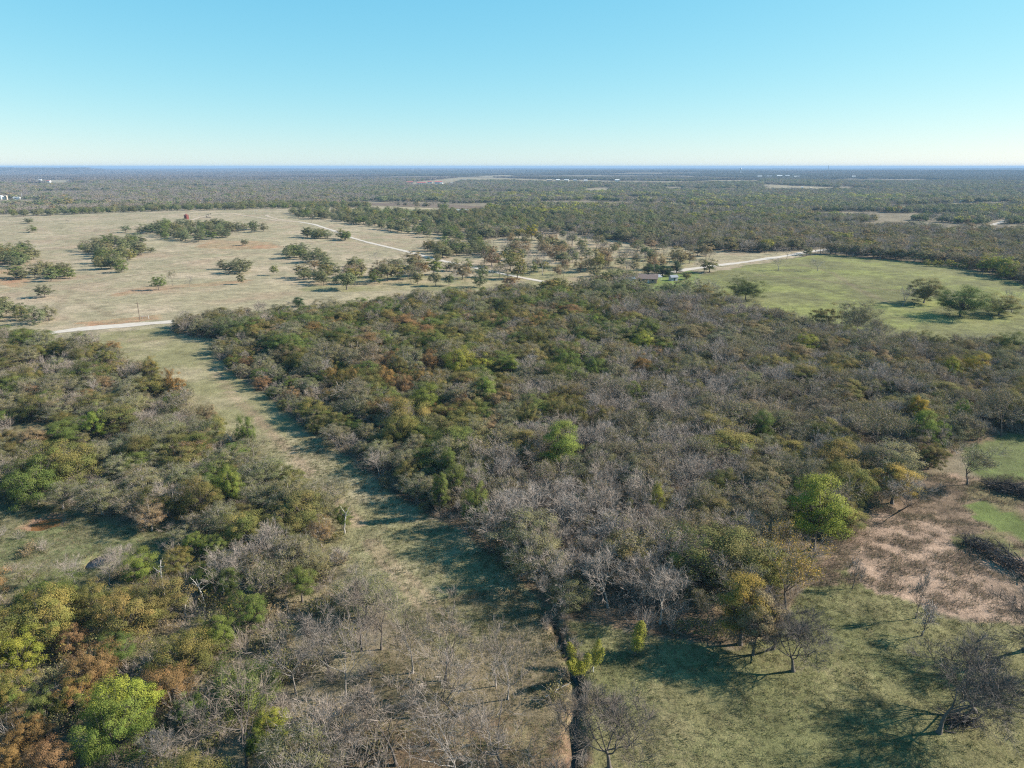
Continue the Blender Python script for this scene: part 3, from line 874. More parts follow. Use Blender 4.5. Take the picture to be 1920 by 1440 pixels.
M_GRAVEL = simple("pale_gravel", (0.55, 0.49, 0.42), 0.95, 0.28, 0.5)
M_DIRT = simple("tan_dirt_track", (0.46, 0.37, 0.27), 0.95, 0.2, 0.5)
ROADS = [("road", [(-500, 665), (-200, 650), (0, 636), (60, 629), (150, 617), (240, 610), (300, 605), (420, 597), (560, 588), (650, 578), (800, 562), (950, 548), (1060, 537), (1130, 528), (1200, 519), (1290, 505), (1330, 500), (1400, 491), (1460, 482), (1510, 473), (1600, 461), (1690, 448), (1765, 438), (1850, 424), (1890, 412), (1900, 404), (1990, 392)], 7.0, M_GRAVEL, "pale gravel road running along the fields past the farmhouse"),
         ("road", [(560, 416), (590, 421), (630, 434), (660, 446), (700, 457), (760, 471), (800, 482), (830, 489), (870, 498), (930, 511), (980, 521), (1040, 532), (1068, 537)], 4.2, M_GRAVEL, "pale gravel lane slanting down from the hill to the road"),
         ("path", [(358, 413), (372, 408), (400, 402), (440, 401), (520, 414), (560, 416)], 4.5, M_DIRT, "thin dirt track along the hilltop past the red tank"),
         ("path", [(560, 416), (525, 412), (505, 407), (498, 403), (512, 402)], 4.5, M_DIRT, "dirt track bending up to the hilltop hedge")]
for nm, px, wd, mt, lb in ROADS:
    tag(ribbon(nm, [at(a, b)[:2] if b > 400 else W([(a, b)])[0] for a, b in px], wd, mt, 0.10, 2.5 if nm == "road" else 3.5), lb, kind="structure")
tag(ribbon("ditch_water", DITCH, 0.6, M_DITCHWATER, 0, 0.8, 3, 0.3, flat=0.16), "dark narrow water in the bottom of the ditch", kind="structure")


# ------------------------------------------------------------------ trees: colours and where each kind grows
TINT = {
    "green": ((0.072, 0.102, 0.026), (0.120, 0.140, 0.040)), "brightgreen": ((0.102, 0.142, 0.030), (0.150, 0.170, 0.040)),
    "yellowgreen": ((0.155, 0.175, 0.030), (0.23, 0.215, 0.040)), "yellow": ((0.44, 0.30, 0.035), (0.30, 0.28, 0.05)),
    "olive": ((0.095, 0.105, 0.035), (0.155, 0.125, 0.05)), "greyolive": ((0.122, 0.126, 0.060), (0.165, 0.150, 0.082)),
    "greygreen": ((0.096, 0.112, 0.056), (0.135, 0.138, 0.072)), "rust": ((0.145, 0.095, 0.048), (0.200, 0.118, 0.058)),
    "orange": ((0.165, 0.105, 0.040), (0.215, 0.135, 0.050)), "gold": ((0.105, 0.115, 0.036), (0.195, 0.15, 0.052)),
    "redgreen": ((0.10, 0.13, 0.03), (0.23, 0.125, 0.05)), "brown": ((0.165, 0.12, 0.072), (0.19, 0.15, 0.085)),
    "amber": ((0.19, 0.155, 0.042), (0.30, 0.20, 0.05)), "dark": ((0.034, 0.060, 0.022), (0.050, 0.080, 0.027)), "bare": ((0.20, 0.18, 0.16), (0.17, 0.15, 0.13)), "half": ((0.125, 0.118, 0.060), (0.165, 0.138, 0.068)),
}
TINT = {k: tuple(tuple(c * m * ALB * (1.0 if k in ("bare", "yellow") else 1.62) for c, m in zip(t, (1.04, 1.02, 0.88))) for t in v) for k, v in TINT.items()}
WORD = {"amber": "amber tree", "green": "green oak", "brightgreen": "bright green oak", "yellowgreen": "yellow-green tree", "yellow": "yellow tree", "olive": "olive oak", "greyolive": "pale grey-green oak",
        "greygreen": "dull green oak", "rust": "rust-brown tree", "orange": "orange tree", "gold": "olive-gold tree", "redgreen": "green and russet tree", "brown": "brown-leaved tree", "dark": "dark evergreen cedar",
        "bare": "grey leafless tree", "half": "thin olive-grey tree"}
NAME = {"amber": "autumn_tree", "bare": "leafless_tree", "half": "leafless_tree", "dark": "cedar_tree", "rust": "autumn_tree", "orange": "autumn_tree", "gold": "autumn_tree", "yellow": "autumn_tree", "redgreen": "autumn_tree", "brown": "autumn_tree", "yellowgreen": "autumn_tree"}
OAKK = ["oak%d" % i for i in range(6)]
ALLK = list(KIT.keys())
KI = {k: i for i, k in enumerate(ALLK)}


def keys_for(tint, d):
    if tint == "bare":
        return ["bare%d" % i for i in range(6)] if d < 360 else ["barem%d" % i for i in range(4)] if d < 1000 else ["baref%d" % i for i in range(3)]
    if tint == "half":
        return ["half%d" % i for i in range(3)] if d < 360 else ["halfm0", "halfm1"] if d < 1000 else ["baref%d" % i for i in range(3)]
    if tint == "dark":
        return ["cedar0", "cedar1"] if d < 900 else ["oakf%d" % i for i in range(4)]
    if d >= 1000:
        return ["oakf%d" % i for i in range(4)]
    if d >= 360:
        return ["oakm%d" % i for i in range(5)]
    if tint == "greyolive":
        return ["thin%d" % i for i in range(4)]
    if tint in ("rust", "brown"):
        return OAKK[:4] + ["thin0", "thin2", "tall0"]
    return OAKK + ["tall2"]


ROADLINES = [[at(a, b)[:2] if b > 400 else W([(a, b)])[0] for a, b in px] for _n, px, _w, _m, _l in ROADS]


def road_dist(x, y):
    return np.minimum.reduce([line_dist(l, x, y) for l in ROADLINES])


def jitter_grid(x0, x1, y0, y1, s, r, jit=0.42):
    a, b = np.meshgrid(np.arange(x0, x1, s), np.arange(y0, y1, s * 0.9))
    a = a + (np.arange(a.shape[0])[:, None] % 2) * s * 0.5
    a, b = a.ravel(), b.ravel()
    return a + r.uniform(-jit, jit, len(a)) * s, b + r.uniform(-jit, jit, len(b)) * s


TREES = []        # dicts: x, y, h, w, tint, key, label, solo


def put(x, y, h, w, tint, key=None, label=None, solo=False, rot=None, z=None):
    d = math.hypot(x, y)
    if key is None:
        ks = keys_for(tint, d)
        key = ks[int(rng.integers(0, len(ks)))]
    TREES.append(dict(x=x, y=y, h=h, w=w, tint=tint, key=key, label=label, solo=solo, rot=rng.uniform(0, 6.28) if rot is None else rot))


def pick(weights):
    ks = list(weights)
    p = np.array([weights[k] for k in ks], float)
    return ks[int(rng.choice(len(ks), p=p / p.sum()))]


# ---- single trees, noted one by one from the photograph.  mode b: pixel of the foot; c: pixel of the crown's middle.  w, h: size in pixels (c: w and the height as a share of the width)
HAND = [
    # right-hand green pasture
    ("b", 1460, 507, 36, 22, "bare", None, "round grey leafless tree standing alone near the road end of the green pasture"),
    ("b", 1533, 508, 34, 22, "bare", None, "leafless domed tree in the green pasture, farther from the road of two"),
    ("b", 1398, 562, 56, 46, "green", "oak1", "dark green broad oak at the corner of green pasture and wood"),
    ("b", 1692, 574, 38, 42, "bare", None, "slim bare grey tree in the pasture, right against an oak"),
    ("b", 1732, 568, 58, 48, "olive", "oak0", "olive-brown round oak in the pasture, behind the biggest oak"),
    ("b", 1800, 593, 80, 58, "green", "oak5", "biggest dark oak in the green pasture casting a long shadow"),
    ("b", 1872, 591, 66, 40, "gold", "oak3", "golden-brown spreading oak in the pasture, next to the biggest oak"),
    ("b", 1897, 585, 40, 42, "bare", None, "bare tree behind the golden-brown pasture oak"),
    ("c", 1610, 590, 60, 0.8, "greyolive", "thin2", "pale grey-olive oak at the wood's edge, below the middle of the pasture"),
    ("c", 1548, 592, 44, 1.0, "gold", "oak2", "golden oak at the wood's upper edge, nearest the pasture's left end"),
    ("c", 1897, 640, 52, 0.75, "green", "oak1", "low dark green oak at the right end of the wood edge"),
    # savanna in the middle distance
    ("b", 650, 543, 42, 33, "greygreen", None, "grey-green oak in open tan grass, leading the savanna row"),
    ("b", 703, 532, 24, 28, "green", None, "deep green round oak in the savanna, second rank"),
    ("b", 668, 500, 26, 20, "green", None, "small green oak at the left back of the savanna"),
    ("b", 656, 520, 30, 26, "brown", None, "brown-leaved oak behind the savanna's leading grey-green oak"),
    ("b", 727, 527, 28, 34, "greyolive", None, "tall pale oak beside the deep green savanna oak"),
    ("b", 704, 519, 22, 18, "rust", None, "rust-topped tree peeping over the deep green savanna oak"),
    ("b", 750, 513, 24, 28, "half", None, "thin grey tree with dark trunk in the savanna"),
    ("b", 783, 533, 22, 28, "greyolive", None, "pale oak in front of the rust-red savanna tree"),
    ("b", 787, 517, 34, 26, "rust", None, "rust-red oak in the midst of the savanna trees"),
    ("b", 813, 515, 30, 32, "brightgreen", None, "bright green oak right beside the rust-red savanna oak"),
    ("b", 817, 536, 24, 26, "greyolive", None, "grey forked oak in front of the bright green savanna oak"),
    ("b", 842, 536, 18, 22, "greygreen", None, "small dull green oak, front row of the savanna"),
    ("b", 853, 534, 16, 26, "bare", None, "slender grey tree, front row of the savanna"),
    ("b", 853, 508, 24, 24, "greyolive", None, "pale leafy oak left of the round dark green savanna tree"),
    ("b", 877, 508, 22, 24, "green", None, "round dark green tree beside the gravel lane"),
    ("b", 838, 508, 18, 14, "brown", None, "low pinkish-brown tree by the gravel lane"),
    ("b", 900, 538, 28, 34, "greygreen", None, "dark oak with clear trunk at the front right of the savanna"),
    ("b", 872, 528, 18, 26, "half", None, "thin leaning oak next to the front right savanna oak"),
    ("b", 903, 507, 22, 20, "half", None, "twisted thin tree on the far side of the gravel lane"),
    ("b", 922, 499, 34, 38, "brown", None, "brown spreading tree across the gravel lane"),
    ("b", 957, 509, 46, 42, "gold", None, "broad olive-brown tree in the big savanna group"),
    ("b", 970, 523, 32, 40, "gold", None, "golden leaning tree near the gravel lane junction"),
    ("b", 993, 516, 36, 52, "bare", None, "tall bare tree in the big savanna group"),
    ("b", 1000, 513, 20, 24, "green", None, "small green tree beneath the tall bare savanna tree"),
    ("b", 1017, 516, 38, 48, "bare", None, "round-headed grey-pink bare tree behind the lane junction"),
    ("b", 1055, 501, 30, 30, "greyolive", None, "grey-olive tree right of the round-headed bare tree"),
    ("b", 1062, 503, 22, 26, "bare", None, "small bare tree in the savanna beside a grey-olive one"),
    ("b", 1043, 489, 30, 30, "brown", None, "brown tree behind the grey-olive savanna tree"),
    ("b", 1082, 489, 28, 30, "bare", None, "lone bare tree in the middle of the far savanna"),
    ("b", 1102, 511, 26, 30, "half", None, "thin brownish tree at the front of the olive-gold pair"),
    ("b", 1117, 508, 40, 42, "gold", None, "big olive-gold tree left of the farmhouse"),
    ("b", 1130, 503, 34, 40, "brown", None, "brown-gold tree merging with the big olive-gold one"),
    ("b", 1175, 503, 32, 34, "half", None, "leaning thin tree with yellow-green side above the white shed"),
    ("b", 1207, 498, 26, 28, "bare", None, "bare tree behind the farmhouse cedars"),
    ("b", 1272, 494, 18, 20, "bare", None, "small brown bare tree between house cedars and road"),
    ("b", 1118, 465, 34, 26, "half", None, "thin brown-olive tree at the back edge of the savanna"),
    ("b", 1073, 462, 28, 30, "bare", None, "dark-trunked bare tree at the savanna's back edge"),
    ("b", 1064, 463, 24, 30, "bare", None, "slim bare tree at the savanna's back edge, one of a pair"),
    ("b", 997, 450, 22, 30, "yellow", None, "tall golden-yellow tree at the back of the savanna"),
    ("b", 972, 448, 30, 20, "gold", None, "amber tree left of the tall golden-yellow tree"),
    ("b", 1016, 460, 24, 36, "bare", None, "tall bare tree right of the golden-yellow tree"),
    ("b", 975, 475, 44, 24, "brown", None, "wide orange-brown tree mass below the golden-yellow tree"),
    ("b", 1050, 478, 30, 24, "brown", None, "orange-brown tree in the far middle of the savanna"),
    ("c", 957, 526, 30, 0.85, "rust", "oak2", "bright russet-red tree at the top edge of the wood"),
    ("b", 1324, 480, 26, 24, "brown", None, "brown rounded tree at the bend before the pale road"),
    ("b", 1330, 486, 22, 18, "half", None, "small olive bare tree in tan grass beside the pale road"),
    ("b", 1455, 477, 24, 16, "bare", None, "low grey tree at the top of the pale road"),
    # tan hill pasture
    ("b", 55, 419, 16, 11, "greygreen", None, "small oak near the crest, upper of the two left-hand field oaks"),
    ("b", 62, 436, 18, 14, "green", None, "dark small oak lower down the hill, below its twin"),
    ("b", 128, 419, 16, 9, "bare", None, "small bare tree on the crest of the tan hill"),
    ("b", 236, 436, 18, 14, "greygreen", None, "single round oak left of the long hill grove"),
    ("b", 460, 460, 14, 12, "greygreen", None, "single round oak on the red pond bank"),
    ("b", 283, 474, 14, 11, "greygreen", None, "small round oak at the right tip of the slanting grove"),
    ("b", 230, 456, 18, 12, "greyolive", None, "pale round oak above the slanting grove, first of three"),
    ("b", 249, 456, 18, 12, "greyolive", None, "pale round oak above the slanting grove, middle of three"),
    ("b", 268, 456, 14, 11, "greygreen", None, "round oak above the slanting grove, last of three"),
    ("b", 298, 544, 26, 28, "green", None, "lone dark green oak beside the red earth scar"),
    ("b", 324, 536, 14, 30, "half", None, "thin grey tree behind the lone dark green oak"),
    ("b", 356, 539, 18, 24, "bare", None, "bare sapling-like tree right of the red earth scar"),
    ("b", 514, 516, 16, 20, "brightgreen", None, "bright green round tree alone in the tan pasture"),
    ("b", 452, 533, 14, 22, "greyolive", None, "pale slim tree under the hill pasture clump"),
    ("b", 578, 524, 18, 24, "greygreen", None, "dark-stemmed oak at the left end of the savanna"),
    ("b", 602, 533, 24, 28, "greygreen", None, "grey-green rounded oak, second from the savanna's left end"),
    ("b", 590, 505, 22, 18, "brown", None, "buff-leaved tree behind the savanna's left end"),
    ("b", 630, 515, 18, 22, "greygreen", None, "slim oak behind the savanna's leading grey-green oak"),
    ("b", 742, 506, 26, 22, "greygreen", None, "round oak in the back row of the savanna"),
    ("b", 560, 575, 22, 18, "dark", None, "dark cedar at the field edge above the wood"),
    ("b", 545, 576, 16, 12, "bare", None, "small grey shrubby tree beside the field-edge cedar"),
    # cedars round the farmhouse
    ("b", 1216, 514, 24, 20, "dark", None, "dark cedar directly behind the farmhouse roof"),
    ("b", 1230, 513, 18, 18, "dark", None, "dark cedar behind the farmhouse, next along"),
    ("b", 1242, 517, 22, 20, "dark", None, "dark cedar at the back corner of the farmhouse carport"),
    ("b", 1253, 518, 18, 18, "dark", None, "dark cedar beside the small grey outbuilding"),
    ("b", 1268, 512, 20, 22, "dark", None, "outermost dark cedar toward the pale road"),
    ("b", 1202, 529, 16, 12, "dark", None, "squat dark cedar between white shed and farmhouse"),
    ("b", 1172, 518, 34, 32, "bare", None, "grey bare tree rising behind the white shed"),
    ("b", 1287, 524, 18, 14, "olive", None, "small tree on the lawn right of the farmhouse"),
    # the middle wood: crowns that stand out
    ("c", 1053, 830, 66, 1.15, "brightgreen", "tall2", "tallest bright green tree rising from the middle of the grey wood"),
    ("c", 1060, 672, 50, 0.8, "green", "oak1", "round fresh green oak, upper of two stacked in mid wood"),
    ("c", 1063, 704, 54, 0.75, "green", "oak3", "broad fresh green oak just below its twin in mid wood"),
    ("c", 1117, 690, 42, 0.8, "green", "oak0", "green oak to the right of the two stacked oaks"),
    ("c", 1115, 598, 32, 0.85, "brightgreen", "oak2", "bright green crown near the house lawn in upper wood"),
    ("c", 860, 676, 62, 0.75, "yellowgreen", "oak5", "wide yellow-green oak in the heart of the coloured wood"),
    ("c", 900, 684, 40, 0.9, "yellowgreen", "oak2", "yellow-green oak touching the wide one on its right"),
    ("c", 912, 735, 34, 1.4, "brightgreen", "tall1", "narrow bright green tree showing its dark trunk"),
    ("c", 957, 686, 32, 1.1, "brightgreen", "tall0", "slim bright green tree between russet crowns"),
    ("c", 814, 640, 48, 0.85, "green", "oak4", "deep green oak in the upper coloured wood"),
    ("c", 1006, 628, 52, 0.85, "olive", "oak1", "large olive dome in the upper wood"),
    ("c", 943, 608, 30, 0.8, "green", "oak0", "round green crown near the wood's upper edge"),
    ("c", 795, 745, 52, 0.8, "brightgreen", "oak3", "bright green dome below the orange crowns"),
    ("c", 788, 704, 36, 1.0, "orange", "oak2", "orange round-topped tree left of the yellow-green oaks"),
    ("c", 721, 708, 36, 0.95, "orange", "oak4", "orange-brown tree at the left of the coloured patch"),
    ("c", 664, 710, 24, 0.95, "orange", "oak0", "small orange crown at the far left of the coloured patch"),
    ("c", 728, 677, 40, 0.75, "rust", "oak1", "rusty dome above the orange-brown tree"),
    ("c", 803, 676, 38, 0.7, "rust", "oak3", "rusty dome above the orange round-topped tree"),
    ("c", 757, 722, 36, 0.8, "rust", "oak0", "brick-red crown below the orange pair"),
    ("c", 620, 700, 26, 0.9, "orange", "oak2", "ochre crown toward the strip from the coloured patch"),
    ("c", 745, 690, 34, 0.9, "gold", "oak5", "olive-gold crown amid the orange trees"),
    ("c", 720, 640, 36, 0.8, "green", "oak3", "green crown high in the coloured wood"),
    ("c", 1075, 772, 56, 0.7, "olive", "oak1", "olive-green spreading oak above the tallest green tree"),
    ("c", 986, 780, 40, 0.95, "olive", "oak4", "light olive tree left of the spreading oak"),
    ("c", 890, 940, 52, 0.8, "green", "oak0", "round green tree near the strip above bare brush"),
    ("c", 853, 900, 38, 1.0, "green", "tall2", "green tree at the strip edge, lower of two"),
    ("c", 840, 868, 28, 1.1, "green", "tall0", "small green tree at the strip edge, upper of two"),
    ("c", 825, 920, 26, 1.3, "green", "tall1", "narrow green tree left of the strip-edge pair"),
    ("c", 1087, 941, 22, 1.2, "yellowgreen", "tall1", "small vivid yellow-green tree among grey branches"),
    ("c", 1180, 948, 14, 1.3, "yellowgreen", "tall0", "tiny yellow-green sapling right of the vivid one"),
    ("c", 1232, 938, 26, 0.9, "yellowgreen", "tall2", "thin yellow-green crown in the grey wood"),
    ("c", 1203, 682, 30, 0.85, "orange", "oak2", "pale orange crown in the grey upper wood"),
    ("c", 1206, 640, 38, 0.8, "yellowgreen", "oak3", "yellow-green crown below the house lawn"),
    ("c", 1176, 628, 38, 0.7, "green", "oak0", "green dome touching a yellow-green crown"),
    ("c", 1187, 738, 34, 0.9, "green", "oak4", "green oak on the border of the grey wood"),
    ("c", 1430, 797, 36, 1.1, "green", "tall2", "dark green upright tree in the right-hand wood"),
    ("c", 1330, 686, 22, 0.8, "yellowgreen", "oak2", "small yellow-green crown in the upper right wood"),
    ("c", 1514, 645, 42, 0.8, "yellowgreen", "oak0", "yellow-green dome under the pasture edge"),
    ("c", 1830, 682, 50, 0.7, "yellow", "oak3", "broad golden-yellow crown at the right of the wood"),
    ("c", 1784, 690, 26, 0.8, "yellowgreen", "oak4", "lime crown left of the golden-yellow one"),
    ("c", 1722, 770, 30, 1.5, "yellow", "tall1", "tall tree with a bright yellow top at the wood's right side"),
    ("c", 1733, 800, 46, 1.2, "brightgreen", "tall2", "light green tree right beneath the bright yellow top"),
    ("c", 1766, 805, 26, 0.9, "brightgreen", "oak2", "small light green crown right of the yellow-topped tree"),
    ("c", 1806, 775, 28, 0.9, "brightgreen", "oak4", "light green crown behind the yellow-topped tree"),
    ("c", 1660, 800, 88, 1.0, "half", "half0", "big brown-grey domed tree left of the yellow-topped tree"),
    ("c", 1535, 948, 92, 1.35, "yellowgreen", "tall2", "large yellow-green tree at the edge of the bare sandy ground"),
    ("b", 1672, 944, 70, 78, "amber", "tall2", "orange-topped tree with leaning trunk at the sandy ground"),
    ("b", 1686, 957, 96, 84, "half", "lean0", "leaning thin tree beside the orange-topped one"),
    ("b", 1814, 909, 92, 92, "half", "half1", "open-crowned tree standing alone between sand and green grass"),
    ("b", 1877, 818, 90, 92, "half", "half2", "broad brown-grey tree by the far green grass"),
    ("b", 1750, 855, 66, 66, "bare", "bare4", "bare tree behind the open-crowned lone tree"),
    ("c", 1590, 900, 74, 0.9, "gold", "oak3", "olive-gold crown between the large yellow-green tree and the leaning tree"),
    ("c", 1625, 862, 66, 0.9, "half", "half2", "brownish thin crown behind the leaning orange-topped tree"),
    ("c", 1470, 1005, 84, 0.9, "amber", "half0", "thin amber-tinged crown left of the large yellow-green tree"),
    ("c", 1448, 1062, 74, 0.9, "gold", "oak2", "olive crown behind the yellow-crowned corner tree"),
    ("c", 1330, 1130, 60, 0.9, "half", "half1", "thin grey-olive crown left of the yellow-crowned corner tree"),
    # lower right
    ("b", 1387, 1208, 92, 140, "amber", "tall2", "yellow-crowned tree at the meadow's wooded corner"),
    ("b", 1412, 1228, 84, 130, "brown", "oak4", "orange-brown crowned tree beside the yellow-crowned one"),
    ("b", 1473, 1142, 116, 150, "amber", "half1", "tall airy tree with amber top behind the corner group"),
    ("b", 1449, 1216, 120, 110, "bare", "pecan1", "leaning bare tree of the meadow corner group"),
    ("b", 1487, 1258, 110, 100, "bare", "pecan2", "crooked bare tree at the front of the meadow corner"),
    ("b", 1598, 1104, 30, 62, "bare", "sapling0", "thin bare sapling, farthest of three in the meadow"),
    ("b", 1717, 1159, 34, 100, "bare", "sapling0", "tall thin bare sapling at the sandy edge of the meadow"),
    ("b", 1728, 1192, 46, 70, "bare", "sapling0", "forked thin sapling, nearest of three in the meadow"),
    ("b", 1760, 1374, 170, 148, "bare", "pecan0", "large spreading bare tree at the bottom of the meadow"),
    ("b", 1828, 1334, 150, 130, "bare", "pecan1", "leaning bare tree behind the large spreading one"),
    ("b", 1920, 1220, 170, 130, "bare", "pecan0", "bare tree cut by the right edge of the picture"),
    # bottom middle
    ("b", 930, 1286, 70, 110, "bare", "bare1", "pale leafless tree in brown grass, left of two"),
    ("b", 952, 1311, 90, 115, "bare", "bare3", "dark-stemmed leafless tree in brown grass, near the ditch"),
    ("b", 860, 1343, 110, 118, "bare", "lean0", "leafless tree with a pale curved leaning trunk"),
    ("b", 678, 1221, 90, 130, "bare", "bare4", "leafless tree left of the brown grass clearing"),
    ("b", 715, 1218, 84, 130, "bare", "bare5", "slim leafless tree at the brown grass clearing"),
    ("b", 773, 1262, 96, 130, "bare", "bare1", "dark trunked leafless tree in the middle of brown grass"),
    ("b", 836, 1276, 96, 130, "bare", "bare0", "forked leafless tree behind the curved leaning one"),
    ("b", 648, 1306, 96, 140, "bare", "bare3", "leafless tree at the left of the lower brown grass"),
    ("b", 1143, 1442, 150, 140, "bare", "pecan2", "large grey leafless tree right of the ditch at the bottom"),
    ("b", 463, 1440, 130, 190, "bare", "bare0", "tall pale-limbed leafless tree at the bottom edge"),
    ("b", 362, 1442, 90, 130, "bare", "bare5", "whitish leafless tree left of the tall pale-limbed one"),
    ("c", 297, 1390, 60, 1.2, "bare", "bare1", "small whitish leafless tree under the bright green oak"),
    ("b", 617, 1260, 90, 120, "bare", "bare4", "pale leafless tree upper left of the brown grass"),
    ("b", 555, 1300, 90, 130, "bare", "bare3", "thin leafless tree with a pale fork above the lime shrub"),
    ("c", 483, 1088, 90, 0.85, "half", "half2", "silver-grey twiggy tree among the green oaks"),
    # bottom left oaks
    ("c", 260, 1057, 66, 0.75, "brightgreen", "oak0", "bright green oak beside the pond clearing"),
    ("c", 364, 1015, 44, 0.9, "brightgreen", "oak2", "vivid green crown at the clearing's right end"),
    ("c", 398, 1022, 42, 0.8, "green", "oak4", "green crown right of the vivid green one"),
    ("c", 452, 982, 84, 0.75, "gold", "oak1", "broad olive-gold oak above the vivid green crown"),
    ("c", 600, 990, 50, 0.95, "rust", "thin0", "brown fading oak by the strip's left edge"),
    ("c", 330, 1047, 52, 0.8, "gold", "oak3", "olive and orange oak below the vivid green crown"),
    ("c", 384, 1080, 48, 0.95, "green", "oak2", "green rounded oak above a white forked snag"),
    ("c", 430, 1088, 40, 1.2, "green", "tall2", "upright green oak right of the rounded one"),
    ("c", 563, 1090, 48, 1.1, "green", "tall2", "upright green oak near the strip's left side"),
    ("c", 463, 1140, 62, 1.0, "green", "oak3", "plain green oak below the silver-grey tree"),
    ("c", 407, 1184, 62, 0.95, "brightgreen", "oak4", "bright green oak with orange flank, lower left wood"),
    ("c", 343, 1217, 104, 0.75, "gold", "oak5", "wide olive-gold oak left of the bright green one"),
    ("c", 310, 1275, 84, 0.8, "rust", "oak1", "rust-red oak beneath the wide olive-gold one"),
    ("c", 360, 1322, 56, 0.9, "green", "oak2", "green oak beneath the rust-red one"),
    ("c", 228, 1150, 96, 0.8, "gold", "oak3", "big olive and bronze oak in the lower left wood"),
    ("c", 84, 1145, 116, 0.75, "gold", "oak5", "yellow-bronze spreading oak near the left edge"),
    ("c", 28, 1215, 80, 0.95, "yellowgreen", "oak0", "yellow-green oak touching the left edge"),
    ("c", 133, 1193, 50, 1.0, "rust", "oak2", "brick-red oak, upper of two at the lower left"),
    ("c", 170, 1240, 84, 0.85, "rust", "oak1", "rust-brown oak, lower of two at the lower left"),
    ("c", 93, 1102, 84, 0.75, "green", "oak1", "dark green oak under the grey brush at the left"),
    ("c", 168, 1118, 64, 0.8, "olive", "oak4", "olive oak right of the dark green one"),
    ("c", 133, 1296, 62, 1.1, "redgreen", "oak2", "green oak with orange-red top at the lower left"),
    ("c", 225, 1310, 104, 0.95, "yellowgreen", "oak3", "large yellow-green oak with orange tips at the bottom left"),
    ("c", 205, 1362, 110, 0.85, "brightgreen", "oak5", "large bright green oak at the bottom left"),
    ("c", 75, 1320, 56, 0.95, "green", "oak0", "green oak left of the orange-topped one"),
    ("c", 20, 1290, 70, 0.95, "redgreen", "oak4", "green and orange oak at the left edge"),
    ("c", 50, 1362, 64, 0.8, "orange", "oak2", "shaded orange oak at the bottom left corner"),
    ("c", 14, 1420, 70, 0.8, "orange", "oak0", "orange oak in the very corner at bottom left"),
    ("c", 90, 1420, 76, 0.8, "rust", "oak3", "russet oak along the bottom edge"),
    ("c", 505, 1350, 62, 0.75, "yellowgreen", "oak2", "lime-yellow bushy tree under the bare trees"),
    ("c", 480, 1392, 36, 1.0, "brightgreen", "oak4", "small fresh green bush beneath the lime-yellow one"),
    # grey trees round the small pool
    ("b", 140, 1092, 60, 52, "bare", "bare3", "grey bare tree on the near left of the small pool"),
    ("b", 205, 1096, 56, 60, "bare", "bare1", "grey bare tree in front of the small pool"),
    ("b", 222, 1066, 50, 50, "bare", "bare5", "slim bare tree on the far right of the small pool"),
    ("b", 60, 1100, 70, 50, "half", "half1", "grey-brown low tree left of the small pool"),
    # left wood
    ("c", 330, 722, 30, 0.8, "orange", "oak2", "orange-red crown by the strip in the upper left wood"),
    ("c", 283, 690, 26, 1.3, "gold", "tall0", "yellow-tipped tree at the top of the strip"),
    ("c", 318, 712, 24, 0.9, "orange", "oak0", "burnt-orange crown touching the orange-red one"),
    ("c", 200, 668, 28, 0.9, "olive", "oak2", "single olive oak in the grass at the top of the strip"),
    ("c", 60, 890, 90, 0.75, "green", "oak1", "broad green oak left above the muddy pond"),
    ("c", 110, 860, 100, 0.7, "olive", "oak5", "broad olive oak at the left, above the green one"),
    ("c", 370, 925, 70, 0.85, "olive", "oak3", "rounded olive oak above the clearing's right end"),
    ("c", 280, 960, 60, 0.8, "brown", "thin0", "brown fading oak above the clearing"),
    ("c", 460, 805, 36, 0.85, "green", "oak0", "green oak at the strip's left edge"),
    ("c", 430, 905, 40, 1.0, "brightgreen", "oak4", "fresh green oak between grey oaks in the left wood"),
    ("c", 175, 785, 36, 0.95, "brightgreen", "oak2", "fresh green crown in the upper left wood"),
    ("c", 640, 965, 34, 0.9, "green", "oak4", "dark green oak crown overhanging the strip"),
]
for mode, px, py, w, h, tint, key, label in HAND:
    if not w:
        continue
    if mode == "b":
        if py > 1150 and tint == "bare" and key[:4] == "bare":
            key = "bareb" + key[-1]
        x, y, z = at(px, py)
        dep = y * math.cos(PITCH) - (z - CAM_H) * math.sin(PITCH)
        wm = w * dep / FPX
        ty = -(py - h - 720) / FPX
        dy, dz = math.cos(PITCH) + ty * math.sin(PITCH), -math.sin(PITCH) + ty * math.cos(PITCH)
        hm = CAM_H + dz * (y / dy) - z
        hm = max(hm * (0.92 if py > 900 else 1.0), 2.5)
        if py > 1200 and tint == "bare" and key != "sapling0":
            wm *= 1.25; hm *= 1.1
    else:
        x, y, z = at(px, py, 4.0)
        dep = y * math.cos(PITCH) - (z - CAM_H) * math.sin(PITCH)
        wm = w * dep / FPX
        hm = max(wm * h * 1.05, 3.5)
        hm = min(hm + 1.5, 13)
        if w >= 24 and 560 < py < 960:
            hm = max(hm + 1.5, 9.5)
        x, y, z = at(px, py, hm * 0.60)
    put(x, y, hm, wm, tint, key, label, True)

HX = np.array([(t["x"], t["y"], t["w"]) for t in TREES])


HC = np.array([(t["x"], t["y"], t["w"], t["h"]) for t in TREES if t["y"] < 330])


def cap_height(x, y, h):
    """keep what stands just before a noted tree lower than it"""
    f = (np.abs(HC[:, 0] - x) < HC[:, 2] * 0.6) & (HC[:, 1] - y > 0) & (HC[:, 1] - y < 10)
    return min(h, float((HC[f, 3] * 0.62).min())) if f.any() else h


def clear_of_hand(x, y, f=0.46):
    return np.all(np.hypot(HX[:, 0] - x, HX[:, 1] - y) > HX[:, 2] * f + 1.2)


